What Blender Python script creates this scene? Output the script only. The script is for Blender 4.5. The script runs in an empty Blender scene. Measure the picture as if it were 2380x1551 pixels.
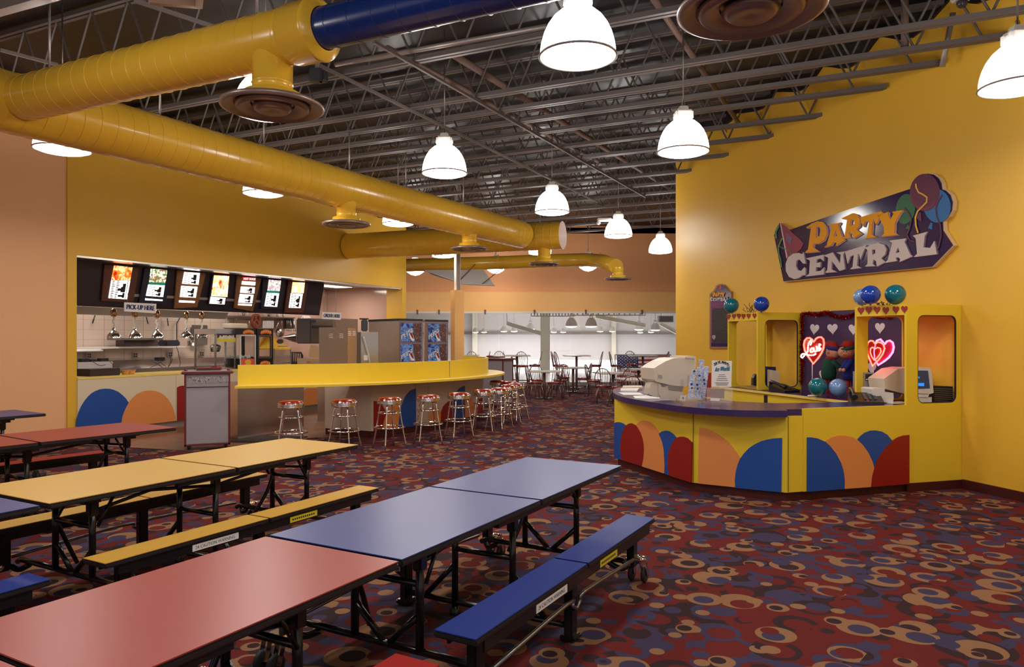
import bpy, bmesh, math, random
from mathutils import Vector, Matrix, geometry
random.seed(7)
C = bpy.context.scene.collection
S = bpy.context.scene
PI = math.pi
# ------------------------------------------------------------------ camera, world, exposure
H, F, CX, HY = 1.64, 1700.0, 1190.0, 785.0          # eye height, focal length and horizon in pixels of 2380x1551
cam_d = bpy.data.cameras.new('camera'); cam = bpy.data.objects.new('camera', cam_d); C.objects.link(cam)
cam.location = (0, 0, H); cam.rotation_euler = (PI/2, 0, 0)
cam_d.sensor_width = 36; cam_d.sensor_fit = 'HORIZONTAL'; cam_d.lens = 36*F/2380; cam_d.shift_y = (HY-775.5)/2380
cam_d.clip_end = 200
S.camera = cam
S.view_settings.view_transform = 'Standard'; S.view_settings.look = 'None'
S.view_settings.exposure = 0.24; S.view_settings.gamma = 1; S.view_settings.use_curve_mapping = False
w = bpy.data.worlds.new('world'); S.world = w; w.use_nodes = True
w.node_tree.nodes['Background'].inputs[0].default_value = (1, .90, .84, 1)
w.node_tree.nodes['Background'].inputs[1].default_value = .42
LAMP_W, SHADE_E, KITCHEN_W, ARENA_W = 15.0, 15.0, 24.0, 62.0
WARM = (1, .91, .83)

# ------------------------------------------------------------------ maths
def V(*a): return Vector(a)
def G(px, py, h=0.0):                                # pixel -> point at height h
    z = F*(H-h)/(py-HY); return V((px-CX)*z/F, z, h)
def Z(px, py, z): return V((px-CX)*z/F, z, H+(HY-py)*z/F)
class Plane:
    def __init__(s, p, n):
        s.p = Vector(p); s.n = Vector(n).normalized()
        if s.n.dot(V(0, 0, H)-s.p) < 0: s.n = -s.n
    def hit(s, px, py, off=0.0):
        o = V(0, 0, H); d = V((px-CX)/F, 1, (HY-py)/F)
        t = (s.p+s.n*off-o).dot(s.n)/d.dot(s.n); return o+d*t
    def py(s, px, h):                                # image row of height h under image column px
        q = s.hit(px, HY); return HY+F*(H-h)/q.y
def vplane(a, b): a, b = Vector(a), Vector(b); d = b-a; return Plane(V(a[0], a[1], 0), V(-d[1], d[0], 0))
def rotz(a): return Matrix.Rotation(a, 4, 'Z')

# ------------------------------------------------------------------ materials
MC = {}
def mat(name, col, rough=.5, metal=0.0, emit=None, es=0.0, alpha=None, spec=.5, coat=0, bump=0, bs=60, noise=0, ns=8):
    if name in MC: return MC[name]
    m = bpy.data.materials.new(name); m.use_nodes = True; nt = m.node_tree; b = nt.nodes['Principled BSDF']
    b.inputs['Base Color'].default_value = (*col, 1); b.inputs['Roughness'].default_value = rough; b.inputs['Metallic'].default_value = metal
    b.inputs['Specular IOR Level'].default_value = spec
    if coat: b.inputs['Coat Weight'].default_value = coat; b.inputs['Coat Roughness'].default_value = .12
    if emit: b.inputs['Emission Color'].default_value = (*emit, 1); b.inputs['Emission Strength'].default_value = es
    if alpha is not None: b.inputs['Alpha'].default_value = alpha
    tc = None
    if noise or bump:
        tc = nt.nodes.new('ShaderNodeTexCoord')
    if noise:
        n = nt.nodes.new('ShaderNodeTexNoise'); n.inputs['Scale'].default_value = ns; n.inputs['Detail'].default_value = 4
        nt.links.new(tc.outputs['Object'], n.inputs['Vector'])
        mr = nt.nodes.new('ShaderNodeMapRange'); mr.inputs[3].default_value = 1-noise; mr.inputs[4].default_value = 1+noise
        nt.links.new(n.outputs['Fac'], mr.inputs[0])
        mx = nt.nodes.new('ShaderNodeVectorMath'); mx.operation = 'SCALE'; mx.inputs[0].default_value = col
        nt.links.new(mr.outputs[0], mx.inputs['Scale']); nt.links.new(mx.outputs[0], b.inputs['Base Color'])
    if bump:
        n = nt.nodes.new('ShaderNodeTexNoise'); n.inputs['Scale'].default_value = bs; nt.links.new(tc.outputs['Object'], n.inputs['Vector'])
        bp = nt.nodes.new('ShaderNodeBump'); bp.inputs['Strength'].default_value = bump; bp.inputs['Distance'].default_value = .01
        nt.links.new(n.outputs['Fac'], bp.inputs['Height']); nt.links.new(bp.outputs[0], b.inputs['Normal'])
    MC[name] = m; return m
def srgb(r, g, b):
    f = lambda c: (c/255/12.92) if c/255 <= .04045 else ((c/255+.055)/1.055)**2.4
    return (f(r), f(g), f(b))
YEL = srgb(232, 181, 56)
m_wall_y = mat('yellow_paint', YEL, .42, bump=.12, bs=140, noise=.03, ns=2)
m_wall_p = mat('peach_paint', srgb(242, 184, 134), .55, bump=.08, bs=140, noise=.02, ns=2)
m_wall_o = mat('orange_paint', srgb(236, 166, 110), .6, noise=.03, ns=1)
m_fascia = mat('fascia_paint', srgb(246, 190, 118), .6)
m_yel = mat('yellow_laminate', srgb(236, 202, 52), .38)
m_yelp = mat('pale_yellow_laminate', srgb(240, 210, 110), .35)
m_duct = mat('duct_yellow', srgb(232, 182, 54), .26, coat=.3)
m_ductb = mat('duct_blue', srgb(18, 44, 110), .25, coat=.3)
m_grey = mat('joist_grey', srgb(104, 95, 93), .5, .3)
m_galv = mat('galvanised', srgb(170, 160, 155), .4, .6)
m_brown = mat('pipe_brown', srgb(110, 86, 76), .55)
m_roof = mat('roof_insulation', srgb(32, 28, 31), .35, bump=.9, bs=2.2, noise=.25, ns=1.5)
m_chrome = mat('chrome', (.82, .78, .76), .08, 1)
m_steel = mat('stainless', (.56, .53, .51), .28, 1, noise=.06, ns=3)
m_dsteel = mat('dark_steel', (.25, .24, .24), .35, .9)
m_diff = mat('diffuser_metal', srgb(150, 130, 122), .35, .5)
m_black = mat('black_enamel', (.012, .011, .012), .22)
m_edge = mat('black_edge', (.015, .012, .014), .5)
m_rubber = mat('rubber', (.02, .02, .02), .6)
m_blk = mat('black_plastic', (.018, .018, .02), .35)
m_white = mat('white_plastic', (.72, .68, .64), .4)
m_beige = mat('beige_plastic', srgb(208, 196, 180), .42)
m_cream = mat('cream_laminate', srgb(226, 208, 178), .4)
m_taupe = mat('taupe_laminate', srgb(204, 184, 164), .4)
m_lav = mat('grey_laminate', srgb(158, 150, 156), .4)
m_mar = mat('maroon_plastic', srgb(110, 36, 38), .35)
m_base = mat('maroon_base', srgb(72, 20, 18), .5)
m_pur = mat('purple_laminate', srgb(60, 42, 92), .22)
m_purp = mat('purple_paint', srgb(70, 42, 84), .6)
m_cb = mat('circle_blue', srgb(26, 78, 160), .45); m_cr = mat('circle_red', srgb(150, 22, 18), .45); m_co = mat('circle_tan', srgb(232, 146, 78), .45)
m_tr = mat('table_red', srgb(150, 44, 38), .36, spec=.8, bump=.02, bs=300); m_tb = mat('table_blue', srgb(34, 58, 128), .36, spec=.8, bump=.02, bs=300); m_ty = mat('table_yellow', srgb(206, 162, 70), .42, spec=.8, bump=.02, bs=300)
m_bb_ = mat('bench_blue', srgb(20, 46, 128), .5, spec=.4); m_br_ = mat('bench_red', srgb(160, 24, 18), .5, spec=.4); m_by_ = mat('bench_yellow', srgb(204, 156, 58), .45, spec=.5)
m_vinyl = mat('red_vinyl', srgb(140, 26, 20), .2, coat=.5)
m_paper = mat('paper', (.85, .82, .80), .6)
m_menu = mat('menu_black', srgb(34, 22, 34), .4)
m_glow = mat('lamp_glass', (.9, .9, .9), .3, emit=(1, .95, .9), es=SHADE_E)
m_lens = mat('lamp_lens', (.9, .9, .9), .3, emit=(1, .95, .9), es=SHADE_E*1.2)
m_acr = mat('clear_acrylic', (.85, .85, .85), .05, alpha=.16)
m_tile_grey = mat('grey_trim', (.35, .32, .31), .5)
m_wood = mat('wood_sign', srgb(120, 70, 44), .5, noise=.2, ns=20)

def glass_mat(name, tint=.95):
    m = bpy.data.materials.new(name); m.use_nodes = True; nt = m.node_tree; nt.nodes.clear()
    o = nt.nodes.new('ShaderNodeOutputMaterial'); t = nt.nodes.new('ShaderNodeBsdfTransparent'); g = nt.nodes.new('ShaderNodeBsdfGlossy'); mx = nt.nodes.new('ShaderNodeMixShader'); f = nt.nodes.new('ShaderNodeValue')
    t.inputs[0].default_value = (tint, tint, tint, 1); g.inputs['Roughness'].default_value = .02; f.outputs[0].default_value = .05
    nt.links.new(f.outputs[0], mx.inputs[0]); nt.links.new(t.outputs[0], mx.inputs[1]); nt.links.new(g.outputs[0], mx.inputs[2]); nt.links.new(mx.outputs[0], o.inputs[0])
    return m
m_glass = glass_mat('pane_glass'); m_glass2 = glass_mat('case_glass', .93)

def N(nt, t, **k):
    n = nt.nodes.new(t)
    for a, b in k.items(): setattr(n, a, b)
    return n
def carpet():
    m = bpy.data.materials.new('ring_carpet'); m.use_nodes = True; nt = m.node_tree; b = nt.nodes['Principled BSDF']; L = nt.links.new
    b.inputs['Roughness'].default_value = .95; b.inputs['Specular IOR Level'].default_value = .1
    tc = N(nt, 'ShaderNodeTexCoord')
    TAN, RED, PUR, BRN = srgb(136, 98, 70), srgb(98, 35, 33), srgb(62, 54, 78), srgb(54, 37, 40)
    def math_(op, a, bb=None, c=None):
        n = N(nt, 'ShaderNodeMath', operation=op)
        for i, x in enumerate((a, bb, c)):
            if x is None: continue
            if isinstance(x, (int, float)): n.inputs[i].default_value = x
            else: L(x, n.inputs[i])
        return n.outputs[0]
    def ramp(fac, cols):
        r = N(nt, 'ShaderNodeValToRGB'); r.color_ramp.interpolation = 'CONSTANT'; e = r.color_ramp.elements
        while len(e) < len(cols): e.new(.5)
        for i, c in enumerate(cols): e[i].position = i/len(cols); e[i].color = (*c, 1)
        L(fac, r.inputs[0]); return r.outputs[0]
    def mixc(fac, a, bb):
        n = N(nt, 'ShaderNodeMix', data_type='RGBA'); L(fac, n.inputs[0])
        if isinstance(a, tuple): n.inputs[6].default_value = (*a, 1)
        else: L(a, n.inputs[6])
        if isinstance(bb, tuple): n.inputs[7].default_value = (*bb, 1)
        else: L(bb, n.inputs[7])
        return n.outputs[2]
    col = RED
    #        scale, offset, thresh, rmin, rmax, inner, shift, outer palette, inner palette
    layers = [(2.35, 0.0, 1.0, .42, .62, .60, .10, [PUR, BRN, RED, PUR], [RED, PUR, RED, BRN]),
              (2.9, 3.7, .9, .30, .46, .62, .08, [BRN, PUR, RED, BRN, PUR], [RED, BRN, PUR, RED, RED]),
              (3.8, 9.1, .8, .24, .40, .55, .10, [RED, PUR, RED, BRN], [PUR, RED, BRN, PUR]),
              (3.2, 5.3, .62, .28, .44, .56, .16, [TAN], [PUR, RED, BRN, PUR]),
              (4.6, 14.0, .55, .22, .34, .58, .10, [TAN, PUR, RED], [BRN, PUR, RED]),
              (4.4, 21.0, .42, .16, .24, .40, .0, [TAN, TAN, RED, PUR], [TAN, TAN, RED, BRN])]
    for sc, of, th, r0, r1, inn, sh, outer, inner in layers:
        mp = N(nt, 'ShaderNodeMapping'); mp.inputs['Location'].default_value = (of, of*.7, 0); mp.inputs['Rotation'].default_value = (0, 0, of); mp.inputs['Scale'].default_value = (sc, sc, 0)
        L(tc.outputs['Object'], mp.inputs[0])
        v = N(nt, 'ShaderNodeTexVoronoi', voronoi_dimensions='2D', feature='F1'); v.inputs['Scale'].default_value = 1; v.inputs['Randomness'].default_value = .75
        L(mp.outputs[0], v.inputs['Vector'])
        sp = N(nt, 'ShaderNodeSeparateColor'); L(v.outputs['Color'], sp.inputs[0]); R_, G_, B_ = sp.outputs
        rad = math_('MULTIPLY_ADD', R_, r1-r0, r0)
        on = math_('LESS_THAN', G_, th)
        # shifted inner circle -> crescents
        df = N(nt, 'ShaderNodeVectorMath', operation='SUBTRACT'); L(mp.outputs[0], df.inputs[0]); L(v.outputs['Position'], df.inputs[1])
        shv = N(nt, 'ShaderNodeCombineXYZ'); L(math_('MULTIPLY_ADD', B_, sh*2, -sh), shv.inputs[0]); L(math_('MULTIPLY_ADD', R_, sh*2, -sh), shv.inputs[1])
        ad = N(nt, 'ShaderNodeVectorMath', operation='ADD'); L(df.outputs[0], ad.inputs[0]); L(shv.outputs[0], ad.inputs[1])
        ln = N(nt, 'ShaderNodeVectorMath', operation='LENGTH'); L(ad.outputs[0], ln.inputs[0])
        co = math_('MULTIPLY', math_('LESS_THAN', v.outputs['Distance'], rad), on)
        ci = math_('MULTIPLY', math_('LESS_THAN', ln.outputs['Value'], math_('MULTIPLY', rad, inn)), co)
        fr = math_('FRACT', math_('MULTIPLY', B_, 7.3))
        col = mixc(co, col, ramp(fr, outer)); col = mixc(ci, col, ramp(fr, inner))
    nz = N(nt, 'ShaderNodeTexNoise'); nz.inputs['Scale'].default_value = 180; L(tc.outputs['Object'], nz.inputs['Vector'])
    mr = N(nt, 'ShaderNodeMapRange'); mr.inputs[3].default_value = .72; mr.inputs[4].default_value = 1.25; L(nz.outputs['Fac'], mr.inputs[0])
    sc_ = N(nt, 'ShaderNodeVectorMath', operation='SCALE'); L(col, sc_.inputs[0]); L(mr.outputs[0], sc_.inputs['Scale']); L(sc_.outputs[0], b.inputs['Base Color'])
    bp = N(nt, 'ShaderNodeBump'); bp.inputs['Strength'].default_value = .3; L(nz.outputs['Fac'], bp.inputs['Height']); L(bp.outputs[0], b.inputs['Normal'])
    return m
def boards():
    m = bpy.data.materials.new('floor_boards'); m.use_nodes = True; nt = m.node_tree; b = nt.nodes['Principled BSDF']; L = nt.links.new
    b.inputs['Roughness'].default_value = .38
    tc = N(nt, 'ShaderNodeTexCoord'); mp = N(nt, 'ShaderNodeMapping'); mp.inputs['Rotation'].default_value = (0, 0, .2); L(tc.outputs['Object'], mp.inputs[0])
    br = N(nt, 'ShaderNodeTexBrick'); br.inputs['Scale'].default_value = 1; br.inputs['Brick Width'].default_value = 1.2; br.inputs['Row Height'].default_value = .1; br.inputs['Mortar Size'].default_value = .003
    br.inputs['Color1'].default_value = (*srgb(150, 104, 74), 1); br.inputs['Color2'].default_value = (*srgb(130, 88, 62), 1); br.inputs['Mortar'].default_value = (*srgb(90, 60, 42), 1)
    L(mp.outputs[0], br.inputs['Vector']); L(br.outputs['Color'], b.inputs['Base Color']); return m
def tiles(name, c1, c2, w, h):
    m = bpy.data.materials.new(name); m.use_nodes = True; nt = m.node_tree; b = nt.nodes['Principled BSDF']; L = nt.links.new
    b.inputs['Roughness'].default_value = .3
    tc = N(nt, 'ShaderNodeTexCoord'); br = N(nt, 'ShaderNodeTexBrick'); br.offset = 0; br.inputs['Scale'].default_value = 1; br.inputs['Brick Width'].default_value = w; br.inputs['Row Height'].default_value = h; br.inputs['Mortar Size'].default_value = .004
    br.inputs['Color1'].default_value = (*c1, 1); br.inputs['Color2'].default_value = (*c1, 1); br.inputs['Mortar'].default_value = (*c2, 1)
    sx = N(nt, 'ShaderNodeSeparateXYZ'); cx = N(nt, 'ShaderNodeCombineXYZ'); L(tc.outputs['Object'], sx.inputs[0]); L(sx.outputs[0], cx.inputs[0]); L(sx.outputs[2], cx.inputs[1])
    L(cx.outputs[0], br.inputs['Vector']); L(br.outputs['Color'], b.inputs['Base Color']); return m
def photo_mat(name, cols, scale, es):
    m = bpy.data.materials.new(name); m.use_nodes = True; nt = m.node_tree; b = nt.nodes['Principled BSDF']; L = nt.links.new
    tc = N(nt, 'ShaderNodeTexCoord'); n = N(nt, 'ShaderNodeTexNoise'); n.inputs['Scale'].default_value = scale; n.inputs['Detail'].default_value = 3; n.inputs['Distortion'].default_value = 1.2
    L(tc.outputs['Object'], n.inputs['Vector']); r = N(nt, 'ShaderNodeValToRGB'); e = r.color_ramp.elements
    while len(e) < len(cols): e.new(.5)
    for i, c in enumerate(cols): e[i].position = .3+.4*i/(len(cols)-1); e[i].color = (*c, 1)
    L(n.outputs['Fac'], r.inputs[0]); L(r.outputs[0], b.inputs['Base Color'])
    if es: L(r.outputs[0], b.inputs['Emission Color']); b.inputs['Emission Strength'].default_value = es
    return m
m_carpet = carpet(); m_boards = boards()
m_tiles = tiles('white_tiles', srgb(196, 176, 160), srgb(166, 144, 130), .2, .2)
m_lit = mat('lit_panel', (.9, .9, .9), .5, emit=(1, .97, .95), es=2.2)

# ------------------------------------------------------------------ mesh builder
class MB:
    def __init__(s): s.v = []; s.f = []; s.sm = []
    def add(s, vs, fs, smooth=False):
        o = len(s.v); s.v += [Vector(v) for v in vs]
        for f in fs: s.f.append([i+o for i in f]); s.sm.append(smooth)
        return s
    def box(s, c, d, M=None):
        c = Vector(c); d = Vector(d)/2; vs = []
        for x in (-1, 1):
            for y in (-1, 1):
                for z in (-1, 1):
                    p = V(x*d.x, y*d.y, z*d.z)
                    if M is not None: p = M @ p
                    vs.append(c+p)
        return s.add(vs, [(0, 1, 3, 2), (4, 6, 7, 5), (0, 4, 5, 1), (2, 3, 7, 6), (0, 2, 6, 4), (1, 5, 7, 3)])
    def rbox(s, c, d, r=.01, M=None):                    # box with bevelled edges
        bm = bmesh.new(); bmesh.ops.create_cube(bm, size=1)
        for v in bm.verts: v.co = V(v.co.x*d[0], v.co.y*d[1], v.co.z*d[2])
        bmesh.ops.bevel(bm, geom=bm.edges[:], offset=min(r, min(d)*.45), segments=2, affect='EDGES')
        bm.verts.index_update(); vs = [(M @ v.co if M is not None else v.co)+Vector(c) for v in bm.verts]
        s.add(vs, [[v.index for v in f.verts] for f in bm.faces]); bm.free(); return s
    def bar(s, a, b, w, h=None, up=(0, 0, 1)):
        a = Vector(a); b = Vector(b); h = h or w; d = (b-a); L = d.length
        if L < 1e-6: return s
        d.normalize(); u = Vector(up)
        if abs(d.dot(u)) > .98: u = V(1, 0, 0)
        x = d.cross(u).normalized(); y = x.cross(d)
        M = Matrix((x, d, y)).transposed()
        return s.box((a+b)/2, (w, L, h), M)
    def tube(s, pts, r, n=8, closed=False, caps=True):
        pts = [Vector(p) for p in pts]; m = len(pts); rs = r if isinstance(r, (list, tuple)) else [r]*m
        vs = []; x = None
        for i, p in enumerate(pts):
            a = pts[(i-1) % m] if (i or closed) else p; b = pts[(i+1) % m] if (i < m-1 or closed) else p
            t = (b-a).normalized()
            if x is None: x = t.orthogonal().normalized()
            x = (x-t*x.dot(t))
            x = x.normalized() if x.length > 1e-5 else t.orthogonal().normalized()
            y = t.cross(x)
            for k in range(n):
                an = 2*PI*k/n; vs.append(p+(x*math.cos(an)+y*math.sin(an))*rs[i])
        fs = []
        for i in range(m if closed else m-1):
            j = (i+1) % m
            for k in range(n): fs.append((i*n+k, i*n+(k+1) % n, j*n+(k+1) % n, j*n+k))
        s.add(vs, fs, True)
        if caps and not closed:
            o = len(s.v)-len(vs); s.f.append([o+k for k in range(n)][::-1]); s.sm.append(False); s.f.append([o+(m-1)*n+k for k in range(n)]); s.sm.append(False)
        return s
    def lathe(s, prof, c=(0, 0, 0), n=32, M=None, smooth=True):      # prof: (radius, z)
        vs = []; c = Vector(c)
        for r, z in prof:
            for k in range(n):
                a = 2*PI*k/n; p = V(r*math.cos(a), r*math.sin(a), z)
                vs.append((M @ p if M is not None else p)+c)
        fs = []
        for i in range(len(prof)-1):
            for k in range(n): fs.append((i*n+k, i*n+(k+1) % n, (i+1)*n+(k+1) % n, (i+1)*n+k))
        s.add(vs, fs, smooth); return s
    def disc(s, c, r, n=24, M=None):
        vs = []
        for k in range(n):
            p = V(r*math.cos(2*PI*k/n), r*math.sin(2*PI*k/n), 0); vs.append((M @ p if M is not None else p)+Vector(c))
        return s.add(vs, [list(range(n))])
    def ball(s, c, r, n=16, sc=(1, 1, 1), M=None):
        prof = []
        for i in range(n//2+1):
            a = -PI/2+PI*i/(n//2); prof.append((max(1e-4, math.cos(a))*r, math.sin(a)*r))
        D = Matrix.Diagonal((*sc, 1)); D = (M @ D) if M is not None else D
        return s.lathe(prof, c, n, D)
    def torus(s, c, R, r, n=24, k=8, M=None):
        pts = []
        for i in range(n):
            p = V(R*math.cos(2*PI*i/n), R*math.sin(2*PI*i/n), 0); pts.append((M @ p if M is not None else p)+Vector(c))
        return s.tube(pts, r, k, closed=True)
    def poly(s, loops, to3, back, front):                 # loops: 2D outline + holes; to3(x, y, off) -> point
        loops = [[Vector((p[0], p[1], 0)) for p in l] for l in loops]
        tri = geometry.tessellate_polygon(loops); flat = [p for l in loops for p in l]; n = len(flat)
        vs = [to3(p.x, p.y, back) for p in flat]+[to3(p.x, p.y, front) for p in flat]
        fs = [tuple(t) for t in tri]+[(t[2]+n, t[1]+n, t[0]+n) for t in tri]
        o = 0
        for l in loops:
            k = len(l)
            for i in range(k): j = (i+1) % k; fs.append((o+i, o+j, n+o+j, n+o+i))
            o += k
        return s.add(vs, fs)
    def px(s, plane, loops, t=.01, off=0.0):               # pixel outline laid on a plane, with thickness
        if not isinstance(loops[0][0], (list, tuple)): loops = [loops]
        n = plane.n
        return s.poly(loops, lambda x, y, o: plane.hit(x, y)+n*o, off, off+t)
    def prism(s, pts, z0, z1):
        return s.poly([pts], lambda x, y, o: V(x, y, o), z0, z1)
    def build(s, name, m, parent=None, world=True):
        if parent is not None and world:
            Mi = (Matrix.Translation(parent.location) @ parent.rotation_euler.to_matrix().to_4x4())
            if parent.parent is not None:
                q = parent.parent; Mi = (Matrix.Translation(q.location) @ q.rotation_euler.to_matrix().to_4x4()) @ Mi
            Mi = Mi.inverted(); vs = [Mi @ v for v in s.v]; off = None
        else: vs = s.v
        me = bpy.data.meshes.new(name); org = V(0, 0, 0)
        if parent is None and world and vs:
            lo = V(min(v.x for v in vs), min(v.y for v in vs), min(v.z for v in vs)); hi = V(max(v.x for v in vs), max(v.y for v in vs), max(v.z for v in vs))
            org = V((lo.x+hi.x)/2, (lo.y+hi.y)/2, lo.z); vs = [v-org for v in vs]
        me.from_pydata([tuple(v) for v in vs], [], s.f)
        for p, q in zip(me.polygons, s.sm): p.use_smooth = q
        bm = bmesh.new(); bm.from_mesh(me); bmesh.ops.recalc_face_normals(bm, faces=bm.faces); bm.to_mesh(me); bm.free()
        me.materials.append(m)
        o = bpy.data.objects.new(name, me); o.location = org; C.objects.link(o)
        if parent is not None: o.parent = parent
        return o
def tag(o, label, cat, group=None, kind=None):
    o['label'] = label; o['category'] = cat
    if group: o['group'] = group
    if kind: o['kind'] = kind
    return o
def thing(name, label, cat, loc=(0, 0, 0), rz=0.0, group=None):
    o = bpy.data.objects.new(name, None); C.objects.link(o); o.empty_display_size = .1
    o.location = loc; o.rotation_euler = (0, 0, rz); return tag(o, label, cat, group)
def struct(name, mb, m, parent=None):
    o = mb.build(name, m, parent)
    if parent is None: o['kind'] = 'structure'
    return o
def copy_tree(o, parent=None):
    c = o.copy(); C.objects.link(c); c.parent = parent
    for ch in list(o.children): copy_tree(ch, c)
    return c
def place(proto, first, loc, rz, label, group=None):
    o = proto if first else copy_tree(proto)
    o.location = loc; o.rotation_euler = (0, 0, rz); o['label'] = label
    if group: o['group'] = group
    return o
TXT = {}
def text_geo(s_):
    if s_ in TXT: return TXT[s_]
    cu = bpy.data.curves.new('t', 'FONT'); cu.body = s_; cu.resolution_u = 3; ob = bpy.data.objects.new('t', cu); C.objects.link(ob)
    dg = bpy.context.evaluated_depsgraph_get(); dg.update(); me = bpy.data.meshes.new_from_object(ob.evaluated_get(dg))
    vs = [v.co.copy() for v in me.vertices]; fs = [list(p.vertices) for p in me.polygons]
    bpy.data.objects.remove(ob); bpy.data.curves.remove(cu); bpy.data.meshes.remove(me)
    x0 = min(v.x for v in vs); x1 = max(v.x for v in vs); y0 = min(v.y for v in vs); y1 = max(v.y for v in vs)
    vs = [((v.x-x0)/(x1-x0), (v.y-y0)/(y1-y0)) for v in vs]; TXT[s_] = (vs, fs); return TXT[s_]
def text(mb, s_, quad, t=.004, bold=0.0):                   # quad: 3D bl, br, tr, tl
    vs, fs = text_geo(s_); bl, br, tr, tl = [Vector(q) for q in quad]
    n = (br-bl).cross(tl-bl).normalized()
    def P(u, v): return (bl*(1-u)+br*u)*(1-v)+(tl*(1-u)+tr*u)*v
    pts = [P(u, v)+n*t for u, v in vs]; mb.add(pts, fs)
    if bold:
        ux = (br-bl).normalized()*bold
        for k in (1, -1): mb.add([p+ux*k for p in pts], fs)
    return mb
def text_px(mb, plane, s_, quad, off=.004, bold=0.0):
    return text(mb, s_, [plane.hit(*q)+plane.n*off for q in quad], .001, bold)
def rrect(x0, y0, x1, y1, r, n=5):
    pts = []
    for cx, cy, a in ((x1-r, y1-r, 0), (x0+r, y1-r, PI/2), (x0+r, y0+r, PI), (x1-r, y0+r, 3*PI/2)):
        for i in range(n+1): b = a+PI/2*i/n; pts.append((cx+r*math.cos(b), cy+r*math.sin(b)))
    return pts
def ell(cx, cy, rx, ry, a0=0, a1=2*PI, n=24, rot=0):
    out = []
    for i in range(n if abs(a1-a0-2*PI) < 1e-6 else n+1):
        a = a0+(a1-a0)*i/n; x, y = rx*math.cos(a), ry*math.sin(a); out.append((cx+x*math.cos(rot)-y*math.sin(rot), cy+x*math.sin(rot)+y*math.cos(rot)))
    return out
def heart(cx, cy, w, h, n=28, rot=0.0):                      # y down, pixel style
    out = []
    for i in range(n):
        t = 2*PI*i/n; x = math.sin(t)**3; y = -(13*math.cos(t)-5*math.cos(2*t)-2*math.cos(3*t)-math.cos(4*t))/15.5
        x, y = x*w/2, (y-.12)*h/2*.93; out.append((cx+x*math.cos(rot)-y*math.sin(rot), cy+x*math.sin(rot)+y*math.cos(rot)))
    return out
def smooth(pts, k=3):                                        # Catmull-Rom through open points
    P = [Vector(p) for p in pts]; out = []
    for i in range(len(P)-1):
        a = P[i-1] if i else P[i]*2-P[i+1]; b = P[i]; c = P[i+1]; d = P[i+2] if i+2 < len(P) else P[i+1]*2-P[i]
        for j in range(k):
            t = j/k; out.append(.5*((2*b)+(c-a)*t+(2*a-5*b+4*c-d)*t*t+(3*b-a-3*c+d)*t**3))
    out.append(P[-1]); return out
def stroke(pts, w):                                          # 2D polyline -> outline
    P = [Vector((p[0], p[1])) for p in pts]; L, R = [], []
    for i, p in enumerate(P):
        t = (P[min(i+1, len(P)-1)]-P[max(i-1, 0)]).normalized(); n = Vector((-t.y, t.x))*w/2; L.append(tuple(p+n)); R.append(tuple(p-n))
    return L+R[::-1]
# ------------------------------------------------------------------ the setting
dK = V(.454, .891, 0)                    # along the kitchen wall (away from the eye)
nK = V(-.891, .454, 0)                   # into the kitchen
CK = 11.53
def K(s, c, h): return dK*s+nK*c+V(0, 0, h)              # point from wall coordinates
PK = Plane(nK*CK, nK)
dW = V(-.282, .959, 0).normalized(); nW = V(-dW.y, dW.x, 0)         # right wall, nW points into the room
W0 = V(4.90, 7.97, 0)
PW = Plane(W0, nW)
def Wp(t, o, h): return W0+dW*t+nW*o+V(0, 0, h)
ROOF = 5.45
mb = MB(); mb.box((-1.5, 10.5, -.05), (27, 31, .1)); struct('floor', mb, m_carpet)
mb = MB(); mb.prism([(-7.6, 10.0), (-6.8, 11.24), (-4.74, 10.6), (-3.99, 11.2), (-3.2, 12.0), (-2.3, 12.3), (-1.2, 14.3), (-1.0, 16.5), (-1.6, 18.5), (-2.9, 19.6), (-6.9, 12.0)], .0, .006)
# kept clear of the kitchen wall line
struct('floor_wood', mb, m_boards)
mb = MB(); mb.box((-1.5, 10.5, ROOF+.05), (27, 31, .1)); struct('ceiling', mb, m_roof)
# kitchen wall with its long opening
s_of = lambda px: (lambda q: q.dot(dK))(PK.hit(px, HY))
s0, s1, s2, s3 = s_of(157), s_of(178.5), s_of(935), s_of(943)
OH, TH = 2.965, .22
def kbox(sa, sb, ca, cb, ha, hb): return [K(sa, ca, ha), K(sb, ca, ha), K(sb, cb, ha), K(sa, cb, ha)], hb-ha
def kb(mb, sa, sb, ca, cb, ha, hb):
    p = [K(sa, ca, 0), K(sb, ca, 0), K(sb, cb, 0), K(sa, cb, 0)]; mb.prism([(q.x, q.y) for q in p], ha, hb); return mb
mb = MB(); kb(mb, s0, s1, CK, CK+TH, 0, ROOF); kb(mb, s1, s2, CK, CK+TH, OH, ROOF); kb(mb, s2, s3+.02, CK, CK+TH+.3, 0, ROOF)
struct('wall_left', mb, m_wall_y)
mb = MB(); kb(mb, s0-14, s0, CK+.03, CK+.03+TH, 0, ROOF); struct('wall_left_peach', mb, m_wall_p)
mb = MB(); kb(mb, s0-14, s0, CK, CK+.03, 0, .1); struct('baseboard_left', mb, m_base)
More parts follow.
